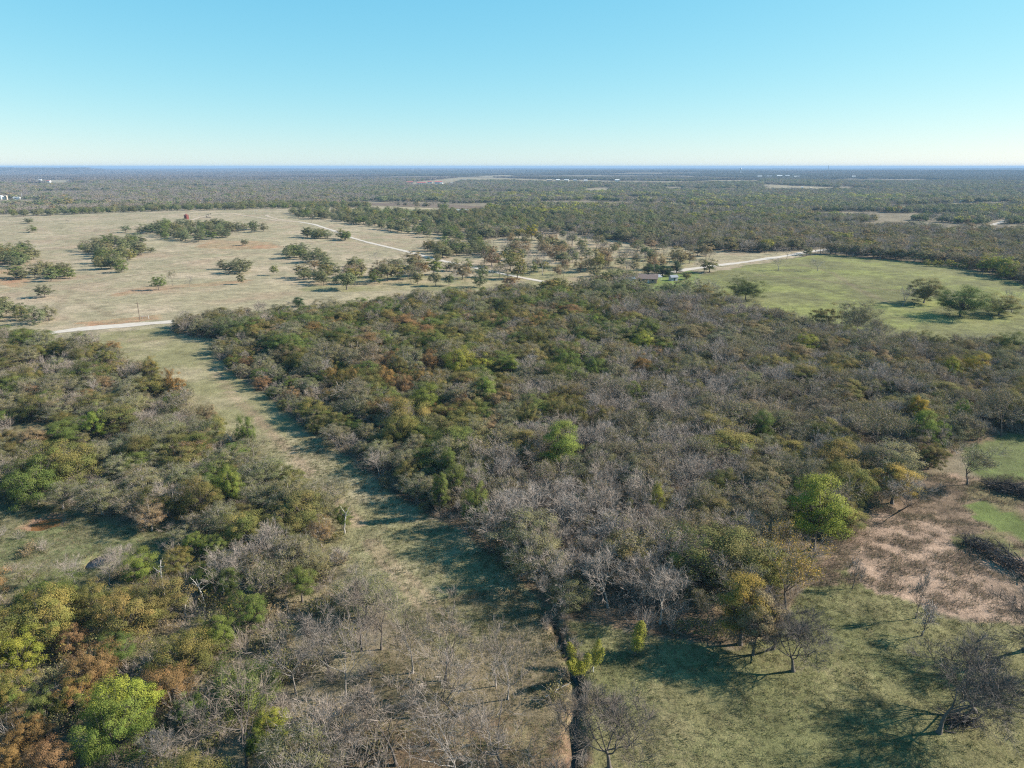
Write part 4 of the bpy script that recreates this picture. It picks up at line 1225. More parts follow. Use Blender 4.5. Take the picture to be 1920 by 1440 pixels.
# ---- the near woods
def near_mix(reg, u, v, x, y):
    n1, n2 = float(fbm(x, y, 26, 1)), float(fbm(x, y, 40, 6))
    if reg == "left":
        if v > 1075 and u < 430:
            return {"gold": 2.2, "olive": 3.4, "green": 3.2, "rust": 0.9, "bare": 0.9, "redgreen": 0.9}, (6.5, 9.5)
        if v > 1040:
            return {"bare": 3.5, "half": 1.5, "greyolive": 2.6, "olive": 1.8, "green": 1.6, "gold": 1}, (6.5, 9.5)
        w = {"greyolive": 5.2, "olive": 2.4, "bare": 1.0, "half": 0.9, "brown": 0.5, "green": 1.0, "gold": 0.5, "rust": 0.25}
        if n1 > 0.58:
            w["bare"] += 2; w["half"] += 1.0
        return w, (4.0, 7.6)
    if reg == "hedge":
        return {"greyolive": 4, "olive": 1.5, "bare": 1.5, "half": 1}, (5, 7)
    if reg == "bottom":
        return {"bare": 6, "half": 0.8}, (7.0, 10.5)
    # middle wood
    g = sstep(940, 1180, u + (v - 760) * 1.05 + (n2 - 0.5) * 350)
    edge = 1 - sstep(0, 110, (u - 410) - (v - 650) * 1.35)
    col = {"rust": 0.2, "olive": 3.8, "green": 2.6, "greyolive": 3.6, "gold": 1.3, "brown": 0.8, "orange": 0.06, "half": 0.7, "bare": 0.9}
    if n1 > 0.56:
        col["rust"] += 2.2; col["orange"] += 0.9; col["gold"] += 1.2
    if n1 < 0.42:
        col["bare"] += 1.5; col["greyolive"] += 1.5
    grey = {"bare": 6.5, "half": 2.4, "greyolive": 0.8, "olive": 0.5, "gold": 0.25}
    if u > 1280:
        f = sstep(1280, 1460, u)
        grey = {"bare": 6.5 - 2.6 * f, "half": 2.4 + 2.0 * f, "greyolive": 0.8 + 0.9 * f, "olive": 0.5 + 0.8 * f, "gold": 0.3 + 1.0 * f, "brown": 0.2 + 0.9 * f, "yellowgreen": 0.02}
        if v < 720:
            grey["gold"] += 0.8; grey["olive"] += 0.6
    w = {}
    for k, q in col.items():
        w[k] = w.get(k, 0) + q * (1 - g) / 13
    for k, q in grey.items():
        w[k] = w.get(k, 0) + q * g / 11
    if edge > 0.3:
        w["greyolive"] = w.get("greyolive", 0) + 0.6 * edge; w["bare"] += 0.35 * edge
    return w, (5.2, 9.3)


OPEN_NEAR = [CLEARING] + GAPS_LEFT
NT = []
for reg, poly, sp in (("left", LEFTWOOD, 4.8), ("mid", MIDWOOD, 4.7), ("hedge", HEDGE, 4.6), ("bottom", BOTTOM, 6.4)):
    a = np.array(poly)
    x0, x1, y0, y1 = max(a[:, 0].min(), -420), min(a[:, 0].max(), 420), max(a[:, 1].min(), 50), a[:, 1].max()
    qx, qy = jitter_grid(x0, x1, y0, y1, sp, rng)
    ok = inside(poly, qx, qy) & (np.abs(qx) < qy * 0.86 + 12) & (road_dist(qx, qy) > 6.5)
    for p in OPEN_NEAR:
        ok &= ~inside(p, qx, qy)
    if reg == "left":
        ok &= (fbm(qx, qy, 22, 7) > 0.33)
    for x, y in zip(qx[ok], qy[ok]):
        if not clear_of_hand(x, y):
            continue
        u, v = to_px(x, y, 0.0)
        w, hr = near_mix(reg, u, v, x, y)
        tint = pick(w)
        h = rng.uniform(*hr) * (1.0 + 0.12 * (float(vnoise(x, y, 30, 2)) - 0.5))
        if tint in ("bare", "half"):
            h *= 1.08
        ed = (u - 410) - (v - 650) * 1.35
        if reg == "mid" and v < 1000 and ed < 75:
            h *= 0.66
        elif rng.random() < 0.07:
            h *= 1.25
        h = cap_height(x, y, h)
        put(x, y, h, h * (rng.uniform(0.8, 1.05) if tint == "bare" else rng.uniform(0.80, 1.28)), tint, ("bareb%d" % rng.integers(0, 6)) if reg == "bottom" and tint == "bare" else None)
# ---- groves in the pasture, all of them single trees
for gi_, poly in enumerate(GROVES):
    a = np.array(poly)
    far = a[:, 1].mean() > 620
    qx, qy = jitter_grid(max(a[:, 0].min(), -900), a[:, 0].max(), a[:, 1].min(), a[:, 1].max(), 13.0 if far else 11.0, rng, 0.5)
    ok = inside(poly, qx, qy) & ~inside(YARD2, qx, qy) & (np.abs(qx) < qy * 0.86) & (road_dist(qx, qy) > 7)
    for x, y in zip(qx[ok], qy[ok]):
        if clear_of_hand(x, y, 0.3):
            tint = pick({"greygreen": 5, "green": 1.6, "greyolive": 1.6, "olive": 0.8, "half": 0.3, "gold": 0.15})
            h = rng.uniform(6.5, 9.5)
            put(x, y, h, h * rng.uniform(0.92, 1.2), tint, None if tint in ("half", "bare") else "oakm%d" % rng.integers(0, 3)); TREES[-1]["bonus"] = 2.2 if gi_ in (3, 4, 5, 6, 7, 8, 9, 10, 11, 12) else 1.0

SAV2 = W([(560, 522), (640, 500), (760, 492), (900, 486), (930, 455), (1000, 448), (1110, 452), (1240, 466), (1340, 474), (1330, 490), (1240, 508), (1120, 520), (1000, 520), (930, 532), (700, 540), (600, 536)])
a = np.array(SAV2)
qx, qy = jitter_grid(a[:, 0].min(), a[:, 0].max(), a[:, 1].min(), a[:, 1].max(), 16.0, rng, 0.5)
ok = inside(SAV2, qx, qy) & (road_dist(qx, qy) > 7) & (rng.random(len(qx)) < 0.85)
for x, y in zip(qx[ok], qy[ok]):
    if clear_of_hand(x, y, 0.3):
        h = rng.uniform(6.5, 10.5)
        put(x, y, h, h * rng.uniform(0.8, 1.1), pick({"bare": 3, "half": 2.4, "brown": 1.8, "greyolive": 1.6, "greygreen": 1.4, "gold": 0.9, "rust": 0.2})); TREES[-1]["bonus"] = 2.0

# ---- country beyond: forest wherever no field, road or yard is
OPEN_FAR = [YARD2, TANFIELD, RFIELD, YARD, PASTURE2, DARKPLOUGH, STRIP, MEADOW, SANDY, GREENBACK, CLEARING] + TANFAR
BG = []
for d0, d1, sp in ((255, 700, 6.6), (700, 1500, 9.0), (1500, 3600, 15.0)):
    qx, qy = jitter_grid(-d1 * 0.8, d1 * 0.8, d0 * 0.7, d1, sp, rng, 0.48)
    dq = np.hypot(qx, qy)
    ok = (dq >= d0) & (dq < d1) & (np.abs(qx) < qy * 0.84 + 20) & (road_dist(qx, qy) > 6.5)
    qx, qy = qx[ok], qy[ok]
    bad = np.zeros(len(qx), bool)
    for p in OPEN_FAR + [LEFTWOOD, MIDWOOD, HEDGE]:
        bad |= inside(p, qx, qy)
    for p in GROVES:
        bad |= inside(p, qx, qy)
    bad |= (fbm(qx, qy, 260, 3) < 0.33) & (np.hypot(qx, qy) > 900)
    qx, qy = qx[~bad], qy[~bad]
    hz = height(qx, qy)
    u, v = to_px(qx, qy, hz)
    nA, nB, nC = fbm(qx, qy, 160, 1), fbm(qx, qy, 420, 5), fbm(qx, qy, 70, 7)
    for x, y, uu, vv, a, b, c in zip(qx, qy, u, v, nA, nB, nC):
        dist = math.hypot(x, y)
        right = float(sstep(600, 1050, uu + (b - 0.5) * 900))
        w = {"bare": 9.0 - 3.0 * right, "half": 0.9 + 2.0 * right, "greygreen": 1.2 + 2.2 * right, "greyolive": 0.9 + 1.0 * right, "green": 0.25 + 0.5 * right, "olive": 0.3 + 0.5 * right, "brown": 0.5, "gold": 0.12, "yellow": 0.01}
        if a > 0.56:
            w["greygreen"] += 5 * (0.35 + right); w["bare"] *= 0.5
        if 900 < dist < 2100 and uu > 780 and c > 0.575:
            w["yellowgreen"] = 8.0; w["gold"] = 2.0
        if vv > 432 and uu > 1280:
            w = {"bare": 4.2, "half": 3.4, "brown": 1.5, "greyolive": 1.2, "olive": 1.0, "gold": 0.7, "yellowgreen": 0.35 if c > 0.55 else 0.05}
        tint = pick(w)
        s = 1.0 if dist < 1500 else 1.45
        h = rng.uniform(6.5, 10.5) * (1.0 if dist < 1500 else 1.15)
        put(x, y, h, h * rng.uniform(0.95, 1.3) * s, tint)

# lime bushes along the far side of the green pasture
for i, (px, py, w) in enumerate([(1737, 499, 9), (1752, 500, 9), (1763, 500, 9), (1779, 502, 11), (1791, 503, 8), (1801, 504, 8), (1810, 505, 8), (1843, 513, 18), (1860, 515, 20), (1876, 518, 20), (1890, 524, 20)]):
    x, y, z = at(px, py)
    wm = w * math.hypot(x, y) / FPX
    put(x, y, wm * (1.25 if i < 7 else 1.5), wm * 1.15, "yellowgreen", "oakm%d" % (i % 5),
        "%s of the lime-green bushes along the far edge of the green pasture" % ["first", "second", "third", "fourth", "fifth", "sixth", "seventh", "eighth", "ninth", "tenth", "last"][i], True)
for px, py, w, lb in ((129, 382, 13, "bright orange-yellow tree far off in the bare grey woods at left"), (109, 383, 11, "dull yellow tree beside the bright orange-yellow one far off"), (615, 372, 11, "small amber tree far off above the hill hedge")):
    x, y, z = at(px, py, 3.0)
    wm = w * math.hypot(x, y) / FPX
    put(x, y, wm * 0.95, wm, "yellow" if py < 383 else "gold", "oakm2", lb, True)

# ------------------------------------------------------------------ which trees are objects of their own
for t in TREES:
    t["z"] = None
xs, ys = np.array([t["x"] for t in TREES]), np.array([t["y"] for t in TREES])
zs = height(xs, ys)
for t, z in zip(TREES, zs):
    t["z"] = float(z)
    t["u"], t["v"] = to_px(t["x"], t["y"], z + t["h"] * 0.6)
    t["app"] = t["h"] / math.hypot(t["x"], t["y"])
    t["name"] = NAME.get(t["tint"], "oak_tree")
    t["in"] = -10 < t["u"] < 1930 and -10 < t["v"] < 1450
LIMIT = {"leafless_tree": 280, "oak_tree": 290, "autumn_tree": 230, "cedar_tree": 40}
SOLO, MASS = [], []
for nm in LIMIT:
    g = [t for t in TREES if t["name"] == nm]
    s = [t for t in g if t["solo"] and t["in"]]
    rest = sorted([t for t in g if not (t["solo"] and t["in"])], key=lambda t: -t["app"] * t.get("bonus", 1.0) if t["in"] else 1.0)
    k = max(0, LIMIT[nm] - len(s))
    take = [t for t in rest[:k] if t["in"] and t["app"] > 0.012]
    ids = {id(t) for t in take}
    SOLO += s + take
    MASS += [t for t in rest if id(t) not in ids]

# labels of the trees that were not described one by one
ROWS = ((480, "on the hill pasture"), (560, "beyond the road"), (640, "at the wood's top"), (720, "high in the wood"), (800, "in the upper wood"), (880, "midway down the wood"), (960, "below mid wood"), (1050, "in the lower wood"), (1150, "low in the picture"), (1270, "near the bottom"), (9999, "at the bottom"))
COLS = ((110, "left edge"), (230, "far left"), (350, "well left"), (470, "left"), (600, "half left"), (740, "left of centre"), (880, "near centre left"), (1020, "centre"), (1160, "near centre right"), (1300, "right of centre"), (1440, "half right"), (1580, "right"), (1740, "far right"), (9999, "right edge"))
NUM = ["", "one", "two", "three", "four", "five", "six", "seven", "eight", "nine", "ten", "eleven", "twelve", "thirteen", "fourteen", "fifteen"]
ORD = ["leftmost", "second from left", "third from left", "fourth from left", "fifth from left", "sixth from left", "seventh from left", "eighth from left", "ninth from left", "tenth from left", "eleventh from left", "twelfth from left", "thirteenth from left", "fourteenth from left"]
cells = {}
for t in SOLO:
    if t["label"]:
        continue
    row = next(r for lim, r in ROWS if t["v"] < lim)
    col = next(c for lim, c in COLS if t["u"] < lim)
    cells.setdefault((t["tint"], row, col), []).append(t)
for (tint, row, col), v in cells.items():
    grp = "%ss %s, %s" % (WORD[tint], row, col)
    ranks = [("", v)]
    if len(v) > 6:
        v.sort(key=lambda t: t["v"])
        ranks = [("upper ", v[:len(v) // 2]), ("lower ", v[len(v) // 2:])]
    for pre, g in ranks:
        g.sort(key=lambda t: t["u"])
        for i, t in enumerate(g):
            t["group"] = grp
            if len(g) == 1 and not pre:
                t["label"] = "only %s standing %s, %s" % (WORD[tint], row, col)
            elif len(g) < 15:
                t["label"] = "%s of %s %s%ss %s, %s" % (ORD[i] if i < len(g) - 1 else "rightmost", NUM[len(g)], pre, WORD[tint], row, col)
            else:
                t["label"] = "one of many %s%ss %s, %s" % (pre, WORD[tint], row, col)


def tree_object(t):
    k = KIT[t["key"]]
    e = bpy.data.objects.new(t["name"], None)
    e.empty_display_size = 0.5
    COL.objects.link(e)
    e.location = (t["x"], t["y"], t["z"] - 0.08)
    e.rotation_euler = (0, 0, t["rot"])
    sw, sh = t["w"] / k["w"], t["h"] / k["h"]
    e.scale = (sw, sw, sh)
    cat = {"leafless_tree": "bare tree", "oak_tree": "oak tree", "autumn_tree": "autumn tree", "cedar_tree": "cedar tree"}[t["name"]]
    tag(e, t["label"], cat, t.get("group"))
    T = np.array(TINT[t["tint"]]) * rng.uniform(0.86, 1.14) * rng.uniform(0.94, 1.06, 3)
    for nm in ("trunk", "crown"):
        if k[nm] is None:
            continue
        c = bpy.data.objects.new(nm, k[nm])
        c.parent = e
        c["tint"] = [float(q) for q in T[0]]; c["tint_b"] = [float(q) for q in T[1]]
        COL.objects.link(c)


for t in SOLO:
    tree_object(t)


def mass(name, items, label, category="woodland"):
    if not items:
        return
    m = len(items)
    P = np.array([(t["x"], t["y"], t["z"] - 0.1) for t in items])
    idx = [KI[t["key"]] for t in items]
    S = np.array([(t["w"] / KIT[t["key"]]["w"], t["w"] / KIT[t["key"]]["w"], t["h"] / KIT[t["key"]]["h"]) for t in items])
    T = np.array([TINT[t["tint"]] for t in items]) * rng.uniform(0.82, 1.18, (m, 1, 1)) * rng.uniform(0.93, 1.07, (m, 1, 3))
    T *= (1 + 0.2 * sstep(500, 1500, np.hypot(P[:, 0], P[:, 1])))[:, None, None]        # tints lightened with distance: haze put into the tree colour
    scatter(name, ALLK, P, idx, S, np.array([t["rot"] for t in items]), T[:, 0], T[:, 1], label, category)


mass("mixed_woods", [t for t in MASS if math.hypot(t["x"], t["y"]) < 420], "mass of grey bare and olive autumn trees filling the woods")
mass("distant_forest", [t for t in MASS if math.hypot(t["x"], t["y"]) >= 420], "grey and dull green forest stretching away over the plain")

# canopy toward the horizon
P, T1, T2, idx, S = [], [], [], [], []
for d0, d1, sp in ((3500, 8000, 62.0), (8000, 24000, 210.0)):
    qx, qy = jitter_grid(-d1 * 0.85, d1 * 0.85, d0 * 0.7, d1, sp, rng, 0.5)
    dq = np.hypot(qx, qy)
    ok = (dq >= d0) & (dq < d1) & (np.abs(qx) < qy * 0.84)
    for p in TANFAR:
        ok &= ~inside(p, qx, qy)
    ok &= fbm(qx, qy, 900, 3) > 0.34
    qx, qy = qx[ok], qy[ok]
    z = height(qx, qy)
    u, v = to_px(qx, qy, z)
    b, a = fbm(qx, qy, 1500, 5), fbm(qx, qy, 500, 1)
    right = sstep(600, 1050, u + (b - 0.5) * 900)
    g = np.clip(right * 0.75 + (a - 0.5) * 1.5, 0, 1)[:, None]
    c1 = np.array([0.165, 0.148, 0.135]) * (1 - g) + np.array([0.10, 0.105, 0.068]) * g
    P.append(np.stack([qx, qy, z - 0.5], 1)); T1.append(c1); T2.append(c1 * np.array([1.1, 1.0, 0.85]))
    sc = sp / 66.0
    S.append(np.stack([np.full(len(qx), sc), np.full(len(qx), sc), np.full(len(qx), 1.0 + 0.12 * (sc - 1))], 1)); idx.append(rng.integers(0, 3, len(qx)))
P, T1, T2, S, idx = np.concatenate(P), np.concatenate(T1), np.concatenate(T2), np.concatenate(S), np.concatenate(idx)
scatter("horizon_forest", ["clump0", "clump1", "clump2"], P, idx, S, rng.uniform(0, 6.28, len(P)), T1, T2, "blue-grey forest fading toward the flat horizon", "woodland")

# ------------------------------------------------------------------ brush under the trees, grass tufts
def low_plants(name, polys, sp, keys, tints, label, dmax, holes=(), sz=(0.7, 1.3), thin=None, category="undergrowth"):
    P, I, T = [], [], []
    for poly in polys:
        a = np.array(poly)
        qx, qy = jitter_grid(max(a[:, 0].min(), -300), min(a[:, 0].max(), 300), max(a[:, 1].min(), 50), min(a[:, 1].max(), dmax), sp, rng, 0.5)
        ok = inside(poly, qx, qy) & (np.abs(qx) < qy * 0.82 + 6) & (np.hypot(qx, qy) < dmax) & (line_dist(DITCH, qx, qy) > 0.7) & (np.hypot(qx - POND_C[0], qy - POND_C[1]) > 3.6) & (road_dist(qx, qy) > 4.2)
        for h in holes:
            ok &= ~inside(h, qx, qy)
        if thin is not None:
            ok &= rng.random(len(qx)) < thin(qx, qy)
        P.append(np.stack([qx[ok], qy[ok]], 1))
    P = np.concatenate(P)
    m = len(P)
    ti = rng.integers(0, len(tints), m)
    T = np.array([TINT[k] if isinstance(k, str) else np.array(k) * ALB for k in tints])[ti] * rng.uniform(0.8, 1.2, (m, 1, 1))
    s = rng.uniform(*sz, m)
    scatter(name, keys, np.stack([P[:, 0], P[:, 1], height(P[:, 0], P[:, 1]) - 0.03], 1), rng.integers(0, len(keys), m), np.stack([s, s, s * rng.uniform(0.8, 1.2, m)], 1), rng.uniform(0, 6.28, m), T[:, 0], T[:, 1], label, category)


low_plants("undergrowth", [LEFTWOOD, MIDWOOD, HEDGE], 2.9, ["brush0", "brush1", "brush2", "brush0", "brush1", "shrub0", "shrub1"], ["greyolive", "olive", "half", "brown", "gold"], "grey twiggy undergrowth beneath the trees", 330, [CLEARING] + GAPS_LEFT)
low_plants("clearing_shrubbery", [CLEARING, STRIPLOW, BOTTOM], 3.4, ["brush0", "brush1", "shrub0", "tuft2"], ["greyolive", "half", "brown"], "low grey brush on the grassy clearings", 200, thin=lambda x, y: np.where(fbm(x, y, 12, 4) > 0.56, 0.6, 0.05))
DITCHBANK = [(x + s_ * 1.9, y) for s_, l_ in ((-1, DITCH), (1, DITCH[::-1])) for x, y in l_]
low_plants("ditch_weeds", [DITCHBANK], 0.9, ["tuft2", "tuft0", "brush0"], ["greyolive", "half", "olive"], "rough grass and low brush overhanging the ditch banks", 130, sz=(0.5, 1.1), thin=lambda x, y: np.where(line_dist(DITCH, x, y) > 0.75, 0.55, 0.0), category="weeds")
GRASS_T = [((0.20, 0.18, 0.09), (0.16, 0.16, 0.07)), ((0.12, 0.145, 0.05), (0.17, 0.16, 0.075)), ((0.21, 0.175, 0.10), (0.25, 0.20, 0.12)), ((0.08, 0.10, 0.035), (0.11, 0.12, 0.045))]
low_plants("grass", [MEADOW, STRIP, CLEARING, STRIPLOW, GREENBACK], 0.6, ["tuft0", "tuft1"], GRASS_T, "short tufted pasture grass", 175, sz=(0.5, 1.7), thin=lambda x, y: 0.35 + 0.5 * vnoise(x, y, 5, 3), category="grass")
low_plants("sandy_weeds", [SANDY], 0.62, ["tuft0", "tuft2", "tuft2"], [((0.20, 0.155, 0.10), (0.24, 0.185, 0.12)), ((0.17, 0.165, 0.085), (0.24, 0.2, 0.12)), ((0.14, 0.11, 0.085), (0.20, 0.16, 0.11))], "brown weeds dotted over sandy soil", 200, [GREENPATCH], sz=(0.7, 1.5), thin=lambda x, y: np.clip(sstep(0.40, 0.62, fbm(x * 0.7, y, 2.4, 1, 2)) * 0.95 + 0.12, 0, 1), category="weeds")

# ------------------------------------------------------------------ willows on the ditch
def willow(seed, plumes=6, H=3.6, Wd=3.8):
    r = np.random.default_rng(seed)
    g, c = Geo(), Geo()
    bx = r.uniform(-0.5, 0.5, (plumes, 3)) * Wd * 0.75; bx[:, 2] = 0
    hh = H * r.uniform(0.75, 1.05, plumes)
    tip = bx * 1.25; tip[:, 2] = hh
    P = np.stack([bx * 0.35, bx * 0.8 + np.array([0, 0, 1]) * (hh * 0.45)[:, None], tip], 1)
    P[:, 0, 2] = -0.1
    g.tubes(P, np.tile([0.05, 0.035, 0.012], (plumes, 1)), 5)
    n = 1600
    pid = np.repeat(np.arange(plumes), n); m = len(pid)
    t = r.uniform(0.30, 1.04, m)
    rad = 0.62 * np.sin(np.clip((t - 0.24) / 0.82, 0, 1) * math.pi) ** 0.6 + 0.08
    d = rand_dirs(r, m); d[:, 2] *= 0.3
    ctr = P[pid, 0] * ((1 - t) ** 2)[:, None] + 2 * P[pid, 1] * (t * (1 - t))[:, None] + P[pid, 2] * (t ** 2)[:, None]
    keep = t > r.uniform(0.3, 0.6, m)
    C = (ctr + d * (rad * r.random(m) ** 0.5)[:, None])[keep]
    st = r.integers(0, plumes, 160)
    ts = r.uniform(0.05, 0.6, 160)[:, None]
    A = P[st, 0] * (1 - ts) + P[st, 1] * ts
    D = rand_dirs(r, 160); D[:, 2] = np.abs(D[:, 2]) + 0.5
    c.ribbons(A, D * r.uniform(0.4, 0.9, (160, 1)), 0.02 * r.uniform(0.6, 1.3, 160), r)
    c.leaves(C, d[keep] + np.array([0, 0, 0.4]) + r.normal(size=(len(C), 3)) * 0.4, 0.10 * r.uniform(0.7, 1.3, len(C)), r)
    V, Q = c.get()
    mi = np.ones(len(Q), int); mi[:160] = 0
    return dict(trunk=g.get(), crown=(V, Q), cmats=[M_TWIG, M_LEAF], cmi=mi, mix=np.repeat(r.random(len(Q)), 4))


register("willow0", willow(301, 7, 3.8, 4.6))
register("willow1", willow(302, 3, 4.4, 2.2))


def plant(name, key, px, py, wm, hm, tint, label, cat):
    x, y, z = at(px, py)
    k = KIT[key]
    e = bpy.data.objects.new(name, None); COL.objects.link(e)
    e.location = (x, y, z - 0.05); e.scale = (wm / k["w"], wm / k["w"], hm / k["h"])
    tag(e, label, cat)
    for nm in ("trunk", "crown"):
        c = bpy.data.objects.new("stem" if nm == "trunk" else "crown", k[nm]); c.parent = e; COL.objects.link(c)
        c["tint"] = list(TINT[tint][0]); c["tint_b"] = list(TINT[tint][1])
    return e


TINT["lime"] = ((0.17, 0.185, 0.025), (0.24, 0.215, 0.038))
plant("willow_bush", "willow0", 1093, 1266, 4.9, 4.3, "lime", "lime-green many-stemmed willow on the ditch bank", "willow")
plant("willow_bush", "willow1", 1190, 1226, 2.7, 4.8, "lime", "narrow lime-green willow in shade right of the ditch", "willow")

# ------------------------------------------------------------------ small builders
def mesh_obj(name, verts, faces, mat, parent=None):
    me = bpy.data.meshes.new(name)
    me.from_pydata([tuple(map(float, v)) for v in verts], [], faces)
    me.materials.append(mat)
    o = bpy.data.objects.new(name, me)
    COL.objects.link(o)
    if parent is not None:
        o.parent = parent
    return o


def box_part(name, c, s, mat, parent):
    (x, y, z), (a, b, h) = c, s
    v = [(x + i * a / 2, y + j * b / 2, z + k * h) for k in (0, 1) for j in (-1, 1) for i in (-1, 1)]
    f = [(0, 2, 3, 1), (4, 5, 7, 6), (0, 1, 5, 4), (1, 3, 7, 5), (3, 2, 6, 7), (2, 0, 4, 6)]
    return mesh_obj(name, v, f, mat, parent)


def gable_wall(name, a, b, h, ridge, mat, parent, c=(0, 0, 0)):
    x, y, z = c
    v = [(x - a / 2, y - b / 2, z), (x + a / 2, y - b / 2, z), (x + a / 2, y + b / 2, z), (x - a / 2, y + b / 2, z), (x - a / 2, y - b / 2, z + h), (x + a / 2, y - b / 2, z + h), (x + a / 2, y + b / 2, z + h), (x - a / 2, y + b / 2, z + h),
         (x - a / 2, y, z + h + ridge), (x + a / 2, y, z + h + ridge)]
    return mesh_obj(name, v, [(0, 1, 5, 4), (1, 2, 6, 9, 5), (2, 3, 7, 6), (3, 0, 4, 8, 7)], mat, parent)


def gable_roof(name, a, b, h, ridge, mat, parent, c=(0, 0, 0), over=0.4, th=0.15):
    x, y, z = c
    A, B = a / 2 + over, b / 2 + over
    dz = ridge * over / (b / 2)
    pr = [(-B, h - dz), (0, h + ridge), (B, h - dz), (B, h - dz + th), (0, h + ridge + th), (-B, h - dz + th)]
    v = [(x + s * A, y + p, z + q + 0.02) for s in (-1, 1) for p, q in pr]
    f = [(0, 1, 4, 5), (1, 2, 3, 4), (11, 10, 7, 6), (10, 9, 8, 7)] + [(i, i + 6, (i + 1) % 6 + 6, (i + 1) % 6) for i in range(6)]
    return mesh_obj(name, v, f, mat, parent)


def cyl(name, c, r0, r1, h, mat, parent, k=16, cap=True):
    x, y, z = c
    v = [(x + r * math.cos(2 * math.pi * i / k), y + r * math.sin(2 * math.pi * i / k), z + zz) for r, zz in ((r0, 0), (r1, h)) for i in range(k)]
    f = [(i, (i + 1) % k, k + (i + 1) % k, k + i) for i in range(k)]
    if cap:
        f += [tuple(range(k, 2 * k)), tuple(range(k - 1, -1, -1))]
    return mesh_obj(name, v, f, mat, parent)


def bar(name, p, q, r, mat, parent, k=6):
    g = Geo(); g.tubes(np.array([[p, q]], float), np.array([[r, r]]), k)
    V, Q = g.get()
    f = [tuple(int(i) for i in row) for row in Q] + [tuple(range(k - 1, -1, -1)), tuple(range(k, 2 * k))]
    return mesh_obj(name, V, f, mat, parent)


def root(name, px, py, label, cat, rot=0.0, group=None, dz=0.0):
    x, y, z = at(px, py)
    e = bpy.data.objects.new(name, None); COL.objects.link(e)
    e.location = (x, y, z + dz); e.rotation_euler = (0, 0, rot)
    return tag(e, label, cat, group)


M_WHITE = simple("white_painted_metal", (0.78, 0.78, 0.76), 0.5, 0.06, 0.8)
M_BRICK = simple("pinkish_brick", (0.58, 0.40, 0.30), 0.9, 0.15, 2.0)
M_BROWNROOF = simple("brown_shingles", (0.24, 0.18, 0.16), 0.9, 0.25, 1.5)
M_GREYROOF = simple("grey_roof_metal", (0.30, 0.32, 0.35), 0.55, 0.12, 0.6)
M_BLUEROOF = simple("blue_grey_roof", (0.16, 0.24, 0.32), 0.5, 0.1, 0.6)
M_GLASS = simple("dark_window_glass", (0.03, 0.035, 0.04), 0.12, 0.1)
M_REDPAINT = simple("dull_red_paint", (0.24, 0.075, 0.06), 0.6, 0.15, 0.8)
M_REDROOF = simple("red_roof_metal", (0.48, 0.14, 0.11), 0.6, 0.1, 0.5)
M_DARKSTEEL = simple("dark_steel", (0.07, 0.065, 0.06), 0.6, 0.2)
M_TANWALL = simple("tan_wall", (0.55, 0.47, 0.37), 0.8, 0.08)
M_POLE = simple("weathered_pole_wood", (0.22, 0.17, 0.13), 0.9, 0.2)
M_PALESTEEL = simple("pale_steel", (0.55, 0.57, 0.58), 0.5, 0.1)

# farmyard
e = root("metal_shed", 1179, 534, "white metal shed with blue-grey gable roof beside the farm lawn", "shed", math.radians(28))
gable_wall("wall", 6.5, 5.0, 2.7, 1.5, M_WHITE, e); gable_roof("roof", 6.5, 5.0, 2.7, 1.5, M_BLUEROOF, e)
d = box_part("door", (3.27, 0, 0), (0.06, 2.2, 2.3), M_PALESTEEL, e)
box_part("lean_to", (4.7, 1.2, 0), (2.6, 2.2, 2.1), M_WHITE, e)
e = root("farmhouse", 1212, 529, "brick farmhouse with brown roof on the green lawn", "house", math.radians(-12))
gable_wall("wall", 12, 8, 2.7, 1.9, M_BRICK, e); rf_ = gable_roof("roof", 12, 8, 2.7, 1.9, M_BROWNROOF, e, over=0.6)
box_part("chimney", (2.0, 0.6, 4.2), (0.8, 0.8, 1.4), M_BRICK, rf_)
for wx_ in (-4.2, -1.6, 3.6):
    w_ = box_part("window", (wx_, -4.03, 1.0), (1.3, 0.08, 1.2), M_WHITE, e); box_part("pane", (wx_, -4.08, 1.1), (1.1, 0.06, 1.0), M_GLASS, w_)
box_part("door", (1.2, -4.03, 0.0), (1.0, 0.08, 2.1), M_WHITE, e)
box_part("window", (-6.03, 0.5, 1.0), (0.08, 1.4, 1.2), M_GLASS, e)
e = root("carport", 1226, 527, "grey-roofed open carport with white fascia joined beside the farmhouse", "carport", math.radians(22))
gable_roof("roof", 7.5, 5.5, 2.5, 1.1, M_GREYROOF, e, over=0.2, th=0.2)
for sx in (-3.4, 3.4):
    for sy in (-2.4, 2.4):
        bar("post", (sx, sy, 0), (sx, sy, 2.5), 0.08, M_WHITE, e)
mesh_obj("fascia", [(3.96, -2.9, 2.42), (3.96, 2.9, 2.42), (3.96, 2.9, 2.7), (3.96, 0, 3.9), (3.96, -2.9, 2.7)], [(0, 1, 2, 3, 4)], M_WHITE, e)
e = root("outbuilding", 1262, 526, "small grey outbuilding half hidden by trees right of farmhouse", "shed", 0.3)
gable_wall("wall", 4.2, 3.4, 2.2, 1.0, M_PALESTEEL, e); gable_roof("roof", 4.2, 3.4, 2.2, 1.0, M_GREYROOF, e); box_part("door", (0, -1.72, 0), (0.9, 0.06, 1.9), M_DARKSTEEL, e)


